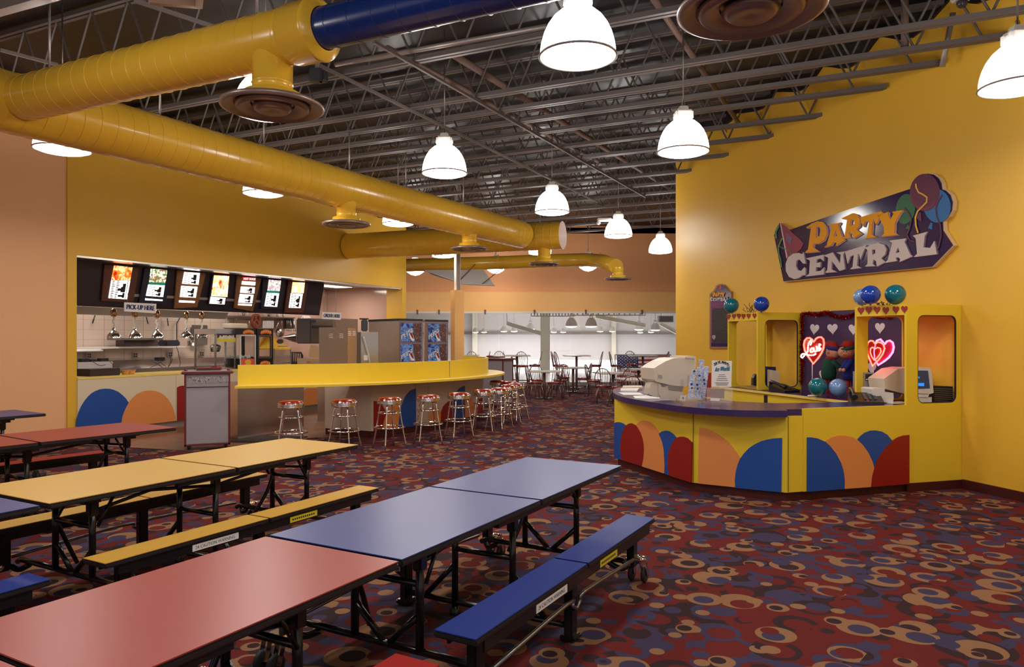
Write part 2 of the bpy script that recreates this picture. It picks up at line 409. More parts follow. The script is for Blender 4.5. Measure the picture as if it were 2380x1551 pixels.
# kitchen shell
mb = MB(); kb(mb, s1-2, s3+1.2, 14.2, 14.3, 0, 3.1); struct('wall_back', mb, m_tiles)
m_frp = mat('pink_panel', srgb(206, 170, 152), .12, spec=.6, coat=.6)
KP_hit = lambda px: Plane(nK*14.17, nK).hit(px, 800).dot(dK)
mb = MB(); kb(mb, KP_hit(545), s3-.11, 14.17, 14.199, .9, 3.0); struct('wall_back_panelled', mb, m_frp)
mb = MB(); kb(mb, s3-.1, s3, CK+.5, 14.2, 0, 3.1); struct('wall_kitchen_end', mb, m_frp)
mb = MB(); kb(mb, s1-.6, s1-.5, CK+TH, 14.2, 0, 3.1); struct('wall_kitchen_near', mb, m_tiles)
mb = MB(); kb(mb, s1-.5, s3, CK+TH, 14.2, 3.02, 3.1); struct('ceiling_kitchen', mb, mat('kitchen_ceiling', (.6, .57, .54), .7))
mb = MB(); kb(mb, s1-.0, s2, CK+.02, CK+.30, OH-.035, OH); struct('trim_1', mb, m_steel)
# right wall: 45 degrees to the grid
t_end = 6.27
mb = MB(); p = [Wp(-6, 0, 0), Wp(t_end, 0, 0), Wp(t_end, -.25, 0), Wp(-6, -.25, 0)]; mb.prism([(q.x, q.y) for q in p], 0, ROOF); struct('wall_right', mb, m_wall_y)
mb = MB(); p = [Wp(-6, .02, 0), Wp(-.02, .02, 0), Wp(-.02, .0, 0), Wp(-6, .0, 0)]; mb.prism([(q.x, q.y) for q in p], 0, .1); struct('baseboard_right', mb, m_base)
# far wall: orange band above the rink glass
ZG = 25.0
mb = MB(); mb.box((-1.5, ZG+.15, (3.19+ROOF)/2), (27, .3, ROOF-3.19)); struct('wall_far', mb, m_wall_o)
mb = MB(); mb.box((-1.5, ZG+.1, (2.53+3.19)/2), (27, .34, 3.19-2.53)); struct('wall_far_fascia', mb, m_fascia)
mb = MB(); mb.box((-1.5, ZG-.02, 2.50), (27, .12, .06)); struct('trim_2', mb, m_white)
mb = MB(); mb.box((-1.5, ZG, .06), (27, .10, .12)); struct('trim_3', mb, m_galv)
xs = [-6.5, -3.55, -.45, 2.0, 4.5, 7.2, 10]
for i in range(len(xs)-1):
    mb = MB(); mb.box(((xs[i]+xs[i+1])/2, ZG, 1.295), (xs[i+1]-xs[i]-.012, .012, 2.35)); w_ = struct('window_%d' % (i+1), mb, m_glass)
for i, px in enumerate((971, 1021, 1128, 1242, 1361, 1491)):
    x = (px-CX)*ZG/F; c_ = MB(); c_.box((x, ZG-.1, 2.49), (.05, .08, .12)); c_.ball((x, ZG-.1, 2.56), .035, 8)
    tag(c_.build('glass_clip', m_brown), 'small brown clip on top of the rink glass, %s from the left' % ('first', 'second', 'third', 'fourth', 'fifth', 'sixth')[i], 'clip', 'clips along the top of the rink glass')
# rink hall behind the glass
m_hall = mat('hall_white', srgb(232, 228, 228), .7, noise=.02, ns=.6); m_hallc = mat('hall_cream', srgb(240, 234, 216), .6); m_ice = mat('ice', (.86, .86, .88), .25)
mb = MB(); mb.box((-1, 46, 2.2), (60, .3, 6)); struct('wall_rink_back', mb, m_hall)
mb = MB(); mb.box((-1, 36, -.35), (60, 22, .1)); struct('floor_rink', mb, m_ice)
mb = MB(); mb.box((-26, 36, 2.2), (.3, 22, 6)); struct('wall_rink_left', mb, m_hall)
mb = MB(); mb.box((24, 36, 2.2), (.3, 22, 6)); struct('wall_rink_right', mb, m_hall)
mb = MB(); mb.box((-1, 36, 5.3), (60, 22, .2)); struct('ceiling_rink', mb, m_hallc)
mb = MB(); mb.box((-1, 45.75, 1.90), (60, .12, .12)); struct('trim_4', mb, m_galv)
mb = MB(); mb.box((-1, 45.72, -.02), (60, .12, .10)); struct('trim_5', mb, m_hallc)

# dark roof insulation sagging over the tops of the walls
def sag(name, P, a, b, n):
    pts = [(a, ROOF)]; 
    for i in range(n*6+1):
        u = i/(n*6); ph = abs(math.sin(PI*n*u)); pts.append((a+(b-a)*u, ROOF-.10-.16*ph-.03*math.sin(7*u*n)))
    pts.append((b, ROOF)); mb = MB(); mb.poly([pts], P, 0, .03); struct(name, mb, m_roof)
sag('ceiling_right', lambda x, y, o: Wp(x, .004+o, y), -6, t_end, 12)
sag('ceiling_left', lambda x, y, o: K(x, CK-.004-o, y), s0-10, s3, 20)
for px, wpx, z in ((1104, 12, 45.6), (1267, 21, 40), (1426, 10, 45.6)):
    x = (px-CX)*z/F; wd = wpx*z/F; c_ = MB(); c_.box((x, z, 2.4), (.03, wd, 5.6)); c_.box((x, z-wd/2, 2.4), (wd, .03, 5.6)); c_.box((x, z+wd/2, 2.4), (wd, .03, 5.6))
    tag(c_.build('rink_column', m_hallc), {1104: 'slim cream steel column at the left of the rink back wall', 1267: 'thick cream steel column in the middle of the rink hall', 1426: 'slim cream steel column left of the flag in the rink'}[px], 'column', 'cream columns in the rink hall')
for a, b, l in (((1178, 752), (1262, 777), 'cream sloping rafter meeting the middle rink column'), ((1385, 735), (1500, 757), 'cream sloping rafter left of the dark heater in the rink'), ((1534, 752), (1585, 780), 'cream sloping rafter at the right edge of the rink glass')):
    c_ = MB(); q0, q1 = Z(*a, 40), Z(*b, 40); c_.bar(q0, q1, .10, .18); c_.bar(q0+V(0, 0, .1), q1+V(0, 0, .1), .25, .02); c_.bar(q0-V(0, 0, .1), q1-V(0, 0, .1), .25, .02); c_.tube([q0, V(q0.x, q0.y, 5.2)], .02, 5); tag(c_.build('rink_rafter', m_hallc), l, 'rafter')
# orange boxed column beside the glass
cx, cz = (1063-CX)*18/F, 18.0
top = H+(785-675)*cz/F; t = thing('column', 'peach boxed column with bare grey steel top behind the bar', 'column', (cx, cz, 0), .5)
mb = MB(); mb.box((0, 0, top/2), (.25, .25, top)); mb.build('column_casing', m_fascia, t, world=False)
mb = MB(); mb.box((0, 0, (top+ROOF)/2), (.10, .02, ROOF-top)); mb.box((-.05, 0, (top+ROOF)/2), (.015, .12, ROOF-top)); mb.box((.05, 0, (top+ROOF)/2), (.015, .12, ROOF-top)); mb.build('steel_post', mat('gusset_grey', srgb(196, 190, 186), .5), t, world=False)
# grey tapered frame above it
m_gus = mat('gusset_grey', srgb(196, 190, 186), .5)
t = thing('roof_truss', 'grey white tapered steel roof frame above the peach column', 'roof frame', (cx, cz+3, 3.6))
mb = MB(); fp = Plane(V(cx, cz+3, 0), V(0, 1, 0)); mb.px(fp, [(990, 628), (1125, 628), (1148, 662), (1078, 661), (1005, 640)], .03); mb.build('web_plate', m_gus, t)
mb = MB(); mb.bar(fp.hit(990, 630)-V(0, .1, 0), fp.hit(1078, 661)-V(0, .1, 0), .2, .03); mb.bar(fp.hit(1078, 661)-V(0, .1, 0), fp.hit(1150, 664)-V(0, .1, 0), .2, .03); mb.build('flange', m_gus, t)
mb = MB(); mb.tube([fp.hit(1063, 658)-V(0, .1, 0), fp.hit(1105, 615)-V(0, .1, 0)], .012); mb.tube([fp.hit(1120, 662)-V(0, .1, 0), fp.hit(1160, 630)-V(0, .1, 0)], .012); mb.build('brace_rod', m_brown, t)

# ------------------------------------------------------------------ roof joists
nJ = V(.428, .904, 0).normalized(); mJ = V(nJ.y, -nJ.x, 0)
JB = 4.69
def joist_span(c):
    # right end on the right wall, left end on the kitchen wall
    def inter(p0, n0, d, q):                              # q + d*s on plane (p-p0).n0=0
        return (p0-q).dot(n0)/d.dot(n0)
    q = nJ*c; sr = inter(W0, nW, mJ, q); e = q+mJ*sr
    if e.y > W0.y+dW.y*t_end or sr < 0: sr = (8.5-q.x)/mJ.x
    if e.y < 3: sr = (7-q.x)/mJ.x
    sl = inter(nK*CK, nK, mJ, q); e2 = q+mJ*sl
    if e2.dot(dK) > s3: sl = (-7-q.x)/mJ.x
    if (q+mJ*sr).y > ZG-.3: sr = sr
    return q, sl, sr
cs = [2.9, 4.15, 5.5, 6.88, 8.26, 8.9, 9.46, 10.08, 11.0, 11.8, 12.7, 13.6, 14.5, 15.4, 16.5, 17.6, 18.8, 20.0]
names = ['first', 'second', 'third', 'fourth', 'fifth', 'sixth', 'seventh', 'eighth', 'ninth', 'tenth', 'eleventh', 'twelfth', 'thirteenth', 'fourteenth', 'fifteenth', 'sixteenth', 'seventeenth', 'eighteenth']
for i, c in enumerate(cs):
    q, sl, sr = joist_span(c); sl += .04; sr -= .01
    while (q+mJ*sl).y > ZG-.4: sl += .3
    t = thing('roof_joist', 'grey open-web steel roof joist, %s one counting away from the camera' % names[i], 'joist', q+mJ*(sl+sr)/2+V(0, 0, JB), 0, 'open-web roof joists')
    mb = MB(); sr2 = sr if i < 4 or (q+mJ*sr).x > 5.5 else sr+.0
    for k in (-1, 1): mb.bar(q+mJ*sl+nJ*.035*k+V(0, 0, JB+.03), q+mJ*sr2+nJ*.035*k+V(0, 0, JB+.03), .045, .05)
    mb.build('bottom_chord', m_grey, t)
    mb = MB()
    for k in (-1, 1): mb.bar(q+mJ*sl+nJ*.035*k+V(0, 0, ROOF-.07), q+mJ*sr+nJ*.035*k+V(0, 0, ROOF-.07), .045, .05)
    mb.build('top_chord', m_grey, t)
    mb = MB(); pitch = .62; n_ = int((sr-sl)/pitch); z0, z1 = JB+.04, ROOF-.06
    for k in range(n_):
        a = sl+k*pitch; mb.tube([q+mJ*a+V(0, 0, z0), q+mJ*(a+pitch/2)+V(0, 0, z1)], .014, 5, caps=False); mb.tube([q+mJ*(a+pitch/2)+V(0, 0, z1), q+mJ*(a+pitch)+V(0, 0, z0)], .014, 5, caps=False)
    mb.build('web', m_grey, t)
# bridging angles and pipes, along the building
dB = V(.4145, .91, 0)
def lining(name, label, cat, m, a, b, h, r, sq=False):
    pa = G(*a, h) if a[1] > HY else V((a[0]-CX)*F*(h-H)/(HY-a[1])/F, F*(h-H)/(HY-a[1]), h)
    pb = V((b[0]-CX)*(h-H)/(HY-b[1]), F*(h-H)/(HY-b[1]), h)
    mb = MB(); mb.bar(pa, pb, .032, .032) if sq else mb.tube([pa, pb], r, 8); return tag(mb.build(name, m), label, cat)
lining('bridging_angle', 'grey steel bridging angle running under the joists from above the blue duct', 'bridging', m_grey, (700, 131), (1389, 470), JB-.03, .02, True)
lining('bridging_angle', 'grey bridging angle crossing the joists at upper left', 'bridging', m_grey, (309, 0), (504, 64), JB-.03, .02, True)
lining('bridging_angle', 'long grey bridging angle ending near the far lamps', 'bridging', m_grey, (868, 97), (1500, 458), JB-.03, .02, True)
lining('bridging_angle', 'grey bridging angle above the left duct, low at frame left', 'bridging', m_grey, (0, 116), (134, 151), JB-.03, .02, True)
lining('sprinkler_pipe', 'brown sprinkler pipe running away above the middle lamps', 'pipe', m_brown, (900, 112), (1389, 375), 5.0, .04)
lining('sprinkler_pipe', 'brown sprinkler pipe beside the nearest bright lamp', 'pipe', m_brown, (1050, 125), (1560, 440), 5.05, .045)
lining('sprinkler_pipe', 'brown sprinkler pipe ending by the right yellow wall', 'pipe', m_brown, (1480, -60), (1718, 288), 5.0, .035)
lining('conduit', 'pale conduit lying along the joists behind the blue duct', 'conduit', m_galv, (780, 150), (1271, 62), 4.78, .03)
mb = MB(); mb.tube([Z(2103, -60, 7.9), Z(2103, 122, 7.9)], .04); mb.lathe([(.05, -.03), (.07, 0), (.05, .03)], Z(2103, 118, 7.9)); tag(mb.build('drop_pipe', m_brown), 'vertical brown pipe hanging through the joists by the right wall', 'pipe')
mb = MB(); mb.tube([Z(2215, 30, 7.9), Z(2190, 155, 8.0)], .03); tag(mb.build('hanging_strut', m_galv), 'grey strut leaning under the dome camera', 'strut')
# dome camera
t = thing('security_camera', 'white dome security camera hanging from a joist at top right', 'camera', Z(2236, 12, 7.6))
mb = MB(); q = Z(2236, 0, 7.6); mb.rbox(q+V(0, 0, .03), (.18, .16, .08), .02); mb.build('housing', m_white, t)
mb = MB(); mb.ball(q-V(0, 0, .03), .055, 16); mb.build('dome', mat('dark_dome', (.06, .05, .06), .05), t)
# speaker-like box on the joists
t = thing('emergency_light', 'small dark twin box fixed under a joist beside the blue duct', 'box', Z(735, 176, 7.9))
mb = MB(); q = Z(735, 176, 7.9); mb.rbox(q, (.15, .12, .14), .015, rotz(.3)); mb.rbox(q+V(.07, 0, -.01), (.09, .1, .12), .015, rotz(-.4)); mb.build('body', m_blk, t)
mb = MB(); mb.bar(q+V(0, 0, .07), q+V(.02, .0, .16), .03); mb.build('bracket', m_grey, t)
# air frame at the top left
mb = MB(); q0, q1 = Z(300, -40, 5.6), Z(462, 8, 5.6); mb.bar(Z(345, -4, 5.4), Z(462, 6, 5.6), .05, .08); mb.bar(Z(462, 8, 5.6), Z(470, -60, 5.2), .05, .08); tag(mb.build('hatch_frame', mat('hatch_tan', srgb(150, 120, 100), .5)), 'tan metal hatch frame at the top edge of the roof', 'frame')
mb = MB(); mb.bar(Z(-40, 34, 6.6), Z(130, -14, 6.2), .10, .06); mb.bar(Z(-40, 20, 6.6), Z(100, -20, 6.2), .06, .05); tag(mb.build('track_rail', m_galv), 'pale double track rail at the top left corner', 'rail')

# ------------------------------------------------------------------ ducts
dA = V(.487, .873, 0)
def duct_mesh(a, b, r, sp=.17, r_end=None):
    mb = MB(); a = Vector(a); b = Vector(b); d = (b-a); L = d.length; d.normalize(); x = V(0, 0, 1).cross(d).normalized(); y = d.cross(x)
    M = Matrix((x, y, d)).transposed().to_4x4(); prof = [(r, 0)]; z = sp*.6
    mb.lathe([(r, 0), (r, L)], a, 48, M)
    while z < L-.05:
        mb.lathe([(r-.001, z-.006), (r+.0035, z-.003), (r+.0035, z+.003), (r-.001, z+.006)], a, 48, M, False); z += sp
    return mb
def shadow_flat(o):
    return o
def diffuser(parent, c, D=.72, neck=.3, top=4.0):
    c = Vector(c)
    mb = MB(); R = neck/2; mb.lathe([(R, top-c.z), (R, .16), (R+.006, .155), (R, .15), (R, .09), (R*1.42, .085), (R*1.42, .03), (R*1.46, .025), (R*1.46, .0)], c, 32); mb.build('duct_neck', m_duct, parent)
    R = D/2; d = MB(); d.lathe([(R*.55, .02), (R*.93, .015), (R, 0), (R*1.0, -.02), (R*.93, -.03), (R*.80, .0), (R*.74, .0)], c, 48)
    d.lathe([(R*.70, .005), (R*.74, -.012), (R*.66, -.04), (R*.5, -.012), (R*.42, .0)], c, 40); d.lathe([(R*.36, -.0), (R*.4, -.018), (R*.30, -.05), (R*.12, -.035), (.002, -.03)], c, 32)
    o = d.build('diffuser', m_diff, parent)
    k = MB(); k.disc(c+V(0, 0, .012), R*.75, 32); k.build('diffuser_throat', m_dsteel, parent)
    return o
def rod(parent, a, top, m=m_galv):
    mb = MB(); mb.tube([a, V(a.x, a.y, top)], .011, 6); mb.build('hanger_rod', m, parent)
HD = H+2.2
def axis_pt(px, py): z = F*2.2/(HY-py); return V((px-CX)*z/F, z, HD)
A1 = axis_pt(1212, 546); A0 = A1-dA*11.5
t = thing('long_duct', 'long round yellow air duct running from upper left to the far right', 'air duct', (A0+A1)/2)
duct_mesh(A0, A1, .285).build('duct_body', m_duct, t)
for px in (805, 1091): 
    py = {805: 438, 1091: 515}[px]; q = axis_pt(px, py); h = H+(HY-{805: 520, 1091: 577}[px])*q.y/F; diffuser(t, V(q.x, q.y, h), .70, .28, HD-.2)
for px, py in ((125, 262), (372, 330), (613, 398), (812, 446), (943, 480), (1077, 508)):
    if px in (125,): continue
    u = (px-CX)/F; s_ = ((A1.x-u*A1.y)/(dA.x-u*dA.y)); q = A1-dA*s_; rod(t, q+V(0, 0, .28), JB+.02)
B0 = axis_pt(60, 229); B1 = axis_pt(742, 69); dBx = (B1-B0).normalized()
t = thing('cross_duct', 'yellow round branch duct with a flared end crossing the upper left', 'air duct', (B0+B1)/2)
duct_mesh(B0, B1, .2).build('duct_body', m_duct, t)
x_ = V(0, 0, 1).cross(dBx).normalized(); M_ = Matrix((x_, dBx.cross(x_), dBx)).transposed().to_4x4()
mb = MB(); mb.lathe([(.2, -.25), (.215, -.22), (.215, -.02), (.225, 0), (.215, .02), (.15, .05)], B1, 48, M_); mb.build('flared_collar', m_duct, t)
mb = MB(); mb.lathe([(.2, 0), (.19, -.06), (.14, -.12), (.01, -.15)], B0, 48, M_); mb.build('end_cap', m_duct, t)
q = axis_pt(640, 92); diffuser(t, V(q.x-.02, q.y, H+540*q.y/F), .74, .29, HD-.12)
for px in (115, 597):
    u = (px-CX)/F; s_ = (B0.x-u*B0.y)/(u*dBx.y-dBx.x); q = B0+dBx*s_; rod(t, q+V(0, 0, .2), JB+.02)
t = thing('blue_duct', 'dark blue round duct leaving the yellow branch toward the top', 'air duct', B1+dBx*1.2)
duct_mesh(B1+dBx*.03, B1+dBx*3.2, .145, .2).build('duct_body', m_ductb, t)
q = B1+dBx*2.35; dq = Z(1745, 18, 3.85); diffuser(t, dq, .76, .3, HD-.1)
C0 = axis_pt(823, 572); C1 = axis_pt(1308, 547); 
u = PK.n.dot(C0-nK*CK); dC = (C1-C0).normalized(); sC = (nK*CK-C0).dot(nK)/dC.dot(nK); C0 = C0+dC*(sC+.01)
t = thing('open_duct', 'open-ended yellow duct coming out of the yellow kitchen wall', 'air duct', (C0+C1)/2)
duct_mesh(C0, C1, .30).build('duct_body', m_duct, t)
x_ = V(0, 0, 1).cross(dC).normalized(); M_ = Matrix((x_, dC.cross(x_), dC)).transposed().to_4x4()
mb = MB(); mb.lathe([(.296, -1.5), (.292, -.002), (.30, .0)], C1, 48, M_); mb.build('duct_lining', mat('lining_pale', srgb(236, 214, 206), .5), t)
mb = MB(); mb.disc(C1-dC*1.5, .29, 32, M_); mb.build('duct_baffle', MC['lining_pale'], t)
q = C1-dC*.42; diffuser(t, V(q.x, q.y, H+(HY-613)*q.y/F), .66, .28, HD-.2)
# far duct: straight, bend, end diffuser
zf = 21.0; pts = [Z(900, 618, zf+.6), Z(1120, 612, zf+.2), Z(1290, 606, zf), Z(1385, 604, zf-.5), Z(1440, 622, zf-2.2)]
t = thing('far_duct', 'smaller yellow duct beyond the bar that bends toward the glass', 'air duct', pts[2])
mb = MB(); mb.tube(pts[:3]+[Z(1365, 604, zf-.2), Z(1402, 608, zf-1.0), Z(1432, 619, zf-2.0)], .19, 24); mb.build('duct_body', m_duct, t)
mb = MB()
for px in (1158, 1375, 1395): mb.torus(Z(px, 609 if px < 1300 else 605, zf-.05 if px < 1380 else zf-.8), .195, .014, 32, 6, Matrix.Rotation(PI/2, 4, 'Y'))
mb.build('seam_ring', m_duct, t)
q = Z(1437, 648, zf-2.0); diffuser(t, V(q.x, q.y, q.z), .70, .28, H+(HY-622)*q.y/F)

# ------------------------------------------------------------------ lamps
def make_lamp(lens=0.0):
    t = thing('pendant_lamp', '', 'lamp', (0, 0, 0), 0, 'glowing bell pendant lamps')
    mb = MB(); mb.lathe([(.272, .015), (.270, .06), (.262, .11), (.245, .17), (.218, .23), (.18, .285), (.13, .33), (.10, .345)], n=40); mb.build('lamp_shade', m_glow, t, False)
    mb = MB(); mb.torus((0, 0, .01), .276, .009, 40, 8); mb.build('rim_ring', m_galv, t, False)
    mb = MB(); mb.lathe([(.27, .008), (.22, -.012-lens*.2), (.13, -.024-lens*.7), (.002, -.03-lens)], n=32, smooth=not lens); mb.build('lamp_lens', m_lens, t, False)
    b = MB(); b.rbox((0, 0, .40), (.19, .17, .11), .02); b.rbox((0, 0, .475), (.10, .09, .05), .01)
    for k in (-1, 1): b.box((k*.098, 0, .40), (.012, .05, .03))
    b.build('ballast_box', m_white, t, False)
    b = MB(); b.tube([(0, 0, .49), (0, 0, ROOF-3.67)], .008, 6); b.torus((0, 0, .53), .018, .004, 10, 5, Matrix.Rotation(PI/2, 4, 'X')); b.build('hanger', m_dsteel, t, False)
    l = bpy.data.lights.new('lamp_light', 'AREA'); l.shape = 'DISK'; l.size = .5; l.energy = LAMP_W; l.color = WARM; l.spread = PI
    lo = bpy.data.objects.new('lamp_light', l); C.objects.link(lo); lo.parent = t; lo.location = (0, 0, -.045-lens)
    return t
lp = make_lamp(); lp2 = None; LH = 3.65
lamps = [((1343, 135), 'large bright bell lamp nearest the camera, at top centre'), ((1588, 355), 'bright bell lamp left of the right yellow wall, below the big round diffuser'),
 ((1033, 405), 'bright bell lamp hanging just above the long yellow duct'), ((1283, 495), 'bell lamp above the open end of the yellow duct'), ((1437, 550), 'far bell lamp with a small white box at its left side'),
 ((1535, 587), 'small far bell lamp close to the left edge of the right wall'), ((2365, 205), 'bright bell lamp cut by the right edge of the photo'), ((617, 265), 'bell lamp mostly hidden behind the large diffuser at upper left'),
 ((145, 350), 'bell lamp whose rim shows below the duct at far left'), ((612, 452), 'bell lamp whose rim shows under the duct above the menu boards'), ((925, 522), 'bell lamp rim under the duct right of the first small diffuser'),
 ((1255, 590), 'far bell lamp half hidden behind the open duct end'), ((1030, 597), 'far bell lamp just above the smaller far duct')]
for i, ((px, py), lab) in enumerate(lamps):
    z = F*(LH-H)/(HY-py); place(lp, i == 0, ((px-CX)*z/F, z, LH), 0, lab)
for i, (x, y, lab) in enumerate(((-.9, 2.6, 'bell lamp out of view above the red and blue tables'), (2.7, 3.3, 'bell lamp out of view above the open carpet at right'), (-3.6, 4.1, 'bell lamp out of view above the yellow table'), (-2.3, .1, 'bell lamp out of view behind the camera at left'), (1.2, .6, 'bell lamp out of view behind the camera at right'))):
    place(lp, False, (x, y, LH), 0, lab)
lp2 = make_lamp(.09)
for i, ((px, py), z, lab) in enumerate((((965, 632), 22.5, 'far lamp with a pointed lens at the right end of the kitchen wall'), ((1152, 628), 23.4, 'far lamp with a pointed lens below the far duct, above the glass'), ((1367, 622), 22.4, 'far lamp with a pointed lens left of the end diffuser'))):
    place(lp2, i == 0, (((px-CX)*z/F), z, H+(HY-py)*z/F), 0, lab)
q = Z(1405, 511, 14.5); mb = MB(); mb.rbox(q, (.3, .1, .07), .02); mb.rbox(q+V(-.12, 0, -.06), (.08, .08, .08), .02); tag(mb.build('battery_light', m_white), 'small white emergency light box beside a far lamp', 'emergency light')
# ------------------------------------------------------------------ folding tables with benches
def tube_r(mb, a, b, r=.0165): return mb.tube([a, b], r, 8)
def make_table(W=.762, mt=m_tb, mbn=m_bb_, off=.555, sticker=True):
    t = thing('bench_table', '', 'folding table', (0, 0, 0)); L = 1.245; g = .008
    for sgn, nm in ((-1, 'near'), (1, 'far')):
        mb = MB(); y0, y1 = (-L-g, -g) if sgn < 0 else (g, L+g); mb.rbox((0, (y0+y1)/2, .7375), (W-.006, y1-y0-.006, .005), .002); mb.build('tabletop', mt, t, False)
        mb = MB(); mb.rbox((0, (y0+y1)/2, .7215), (W, y1-y0, .030), .008); mb.build('tabletop_edge', m_edge, t, False)
    mb = MB()
    for k in (-1, 1):
        mb.box((k*.21, 0, .692), (.035, 2*L-.5, .035)); mb.box((k*(W/2-.03), 0, .697), (.03, .9, .03))
        for y in (-.9, 0, .9): mb.box((k*.21, y, .68), (.05, .10, .06))
    mb.build('top_frame', m_black, t, False)
    # centre leg frame
    mb = MB()
    for k in (-1, 1):
        mb.tube([(k*.195, 0, .02), (k*.195, 0, .69)], .020, 10); mb.lathe([(.032, 0), (.032, .03), (.02, .05)], (k*.195, 0, 0), 12)
        tube_r(mb, (k*.195, 0, .30), (k*.40, 0, .09)); mb.rbox((k*.195, 0, .60), (.05, .06, .12), .008)
    tube_r(mb, (-.195, 0, .39), (.195, 0, .39)); mb.tube([(-off, 0, .075), (off, 0, .075)], .018, 8); mb.build('leg_frame', m_black, t, False)
    for sgn in (-1, 1):                                     # end frames
        y = sgn*.88; mb = MB()
        for k in (-1, 1):
            mb.tube([(k*.195, y, .19), (k*.195, y, .69)], .020, 10); tube_r(mb, (k*.195, y, .36), (k*.02, y, .20)); mb.rbox((k*.195, y, .62), (.05, .06, .11), .008)
            if k < 0: mb.tube(smooth([(k*.195, y, .50), (k*.195, y-sgn*.06, .36), (k*.24, y-sgn*.16, .18)], 4), .014, 8)
            mb.tube([(k*.02, y, .19), (k*(off-.04), y, .19), (k*off, y, .17)], .018, 8)
        tube_r(mb, (-.195, y, .50), (.195, y, .50)); mb.tube([(-.195, y, .19), (.195, y, .19)], .018, 8); mb.build('leg_frame', m_black, t, False)
        mb = MB()
        for k in (-1, 1): mb.tube([(k*.195, sgn*.03, .60), (k*.195, sgn*.5, .655), (k*.195, sgn*.84, .60)], .011, 6); mb.tube([(k*.215, sgn*.86, .50), (k*.215, sgn*.76, .67)], .010, 6)
        mb.build('folding_strut', m_black, t, False)
    bl = 1.13
    for k in (-1, 1):                                      # benches
        x = k*off
        for sgn in (-1, 1):
            y = sgn*(bl/2+.006)
            mb = MB(); mb.rbox((x, y, .4275), (.205, bl-.004, .005), .002); mb.build('bench_seat', mbn, t, False)
            mb = MB(); mb.rbox((x, y, .412), (.211, bl, .028), .007); mb.build('bench_edge', m_edge, t, False)
        mb = MB()
        for e in (-1, 1): mb.box((x+e*.088, 0, .372), (.012, 2*bl-.16, .055))
        for y in (-.9, -.3, .3, .9): mb.box((x, y, .39), (.17, .04, .02))
        mb.build('bench_apron', m_black, t, False)
        mb = MB(); mb.rbox((x, 0, .19), (.05, .075, .38), .008)
        mb.rbox((x, 0, .02), (.09, .1, .03), .008); mb.build('bench_leg', m_black, t, False)
        for sgn in (-1, 1):
            mb = MB(); mb.rbox((x, sgn*.97, .26), (.05, .08, .26), .008); mb.tube(smooth([(x, sgn*.93, .16), (x-k*.05, sgn*.90, .13), (x-k*.14, sgn*.88, .17)], 4), .018, 8); mb.build('bench_leg', m_black, t, False)
            mb = MB(); xo = x+k*.035; mb.tube(smooth([(xo, 0, .17), (xo, sgn*.05, .205), (xo, sgn*.12, .235), (xo, sgn*.90, .20)], 3), .011, 8); mb.build('tie_bar', m_dsteel, t, False)
            c_ = MB(); yc = sgn*1.06; c_.rbox((x-k*.0, yc-sgn*.03, .165), (.11, .09, .035), .01); c_.tube([(x-.06, yc, .165), (x+.06, yc, .165)], .022, 12); o = c_.build('caster_bracket', m_chrome, t, False)
            for e in (-1, 1):
                wl = MB(); wl.lathe([(.014, -.012), (.05, -.012), (.055, -.006), (.055, .006), (.05, .012), (.014, .012)], (x+e*.045, yc+sgn*.03, .056), 20, Matrix.Rotation(PI/2, 4, 'Y')); wl.build('caster_wheel', m_rubber, t, False)
                fk = MB(); fk.bar((x+e*.045-.02, yc+sgn*.03, .056), (x+e*.045-.02, yc, .15), .006, .03); fk.bar((x+e*.045+.02, yc+sgn*.03, .056), (x+e*.045+.02, yc, .15), .006, .03); fk.build('caster_fork', m_chrome, t, False)
        if sticker and k == 1:
            mb = MB(); mb.box((x+.0955, -.42, .372), (.002, .34, .04)); mb.build('white_sticker', m_paper, t, False)
            mb = MB(); text(mb, '24 CAUTION WARNING', [(x+.0967, -.57, .362), (x+.0967, -.28, .362), (x+.0967, -.28, .382), (x+.0967, -.57, .382)], .0005); mb.build('sticker_text', m_blk, t, False)
            mb = MB(); mb.box((x+.0955, .32, .372), (.002, .26, .04)); mb.build('yellow_sticker', mat('sticker_yellow', srgb(220, 200, 40), .5), t, False)
            mb = MB(); [mb.box((x+.0968, .215+.02*q_, .372), (.001, .012, .012)) for q_ in range(11)]; mb.build('sticker_text', m_blk, t, False)
    return t
def table_at(center, ang, **k):
    t = make_table(**k); t.location = (center[0], center[1], 0); t.rotation_euler = (0, 0, -ang); return t
AT = math.atan2(.487, .873)
t = table_at((-.167, 4.24), AT); t['label'] = 'blue folding lunch table with two blue benches at the middle of the photo'; t['group'] = 'folding bench tables'
t = table_at((-1.394, 2.035), AT, mt=m_tr, mbn=m_br_); t['label'] = 'red folding lunch table nearest the camera at bottom left'; t['group'] = 'folding bench tables'
t = table_at((-2.265, 5.262), AT, mt=m_ty, mbn=m_by_, W=.838, off=.63); t['label'] = 'yellow folding lunch table with two yellow benches at left'; t['group'] = 'folding bench tables'
t = table_at((-3.50, 3.03), AT, W=.838, off=.63); t['label'] = 'blue folding lunch table cut by the left edge, nearer than the yellow one'; t['group'] = 'folding bench tables'
A0_ = math.atan2(.559, .829)
t = table_at((-4.42, 6.53), A0_, mt=m_tr, mbn=m_br_, W=.87, off=.64); t['label'] = 'red folding lunch table behind the yellow table'; t['group'] = 'folding bench tables'
t = table_at((-6.57, 7.87), A0_, W=.84, off=.62); t['label'] = 'blue folding lunch table at far left by the peach wall'; t['group'] = 'folding bench tables'

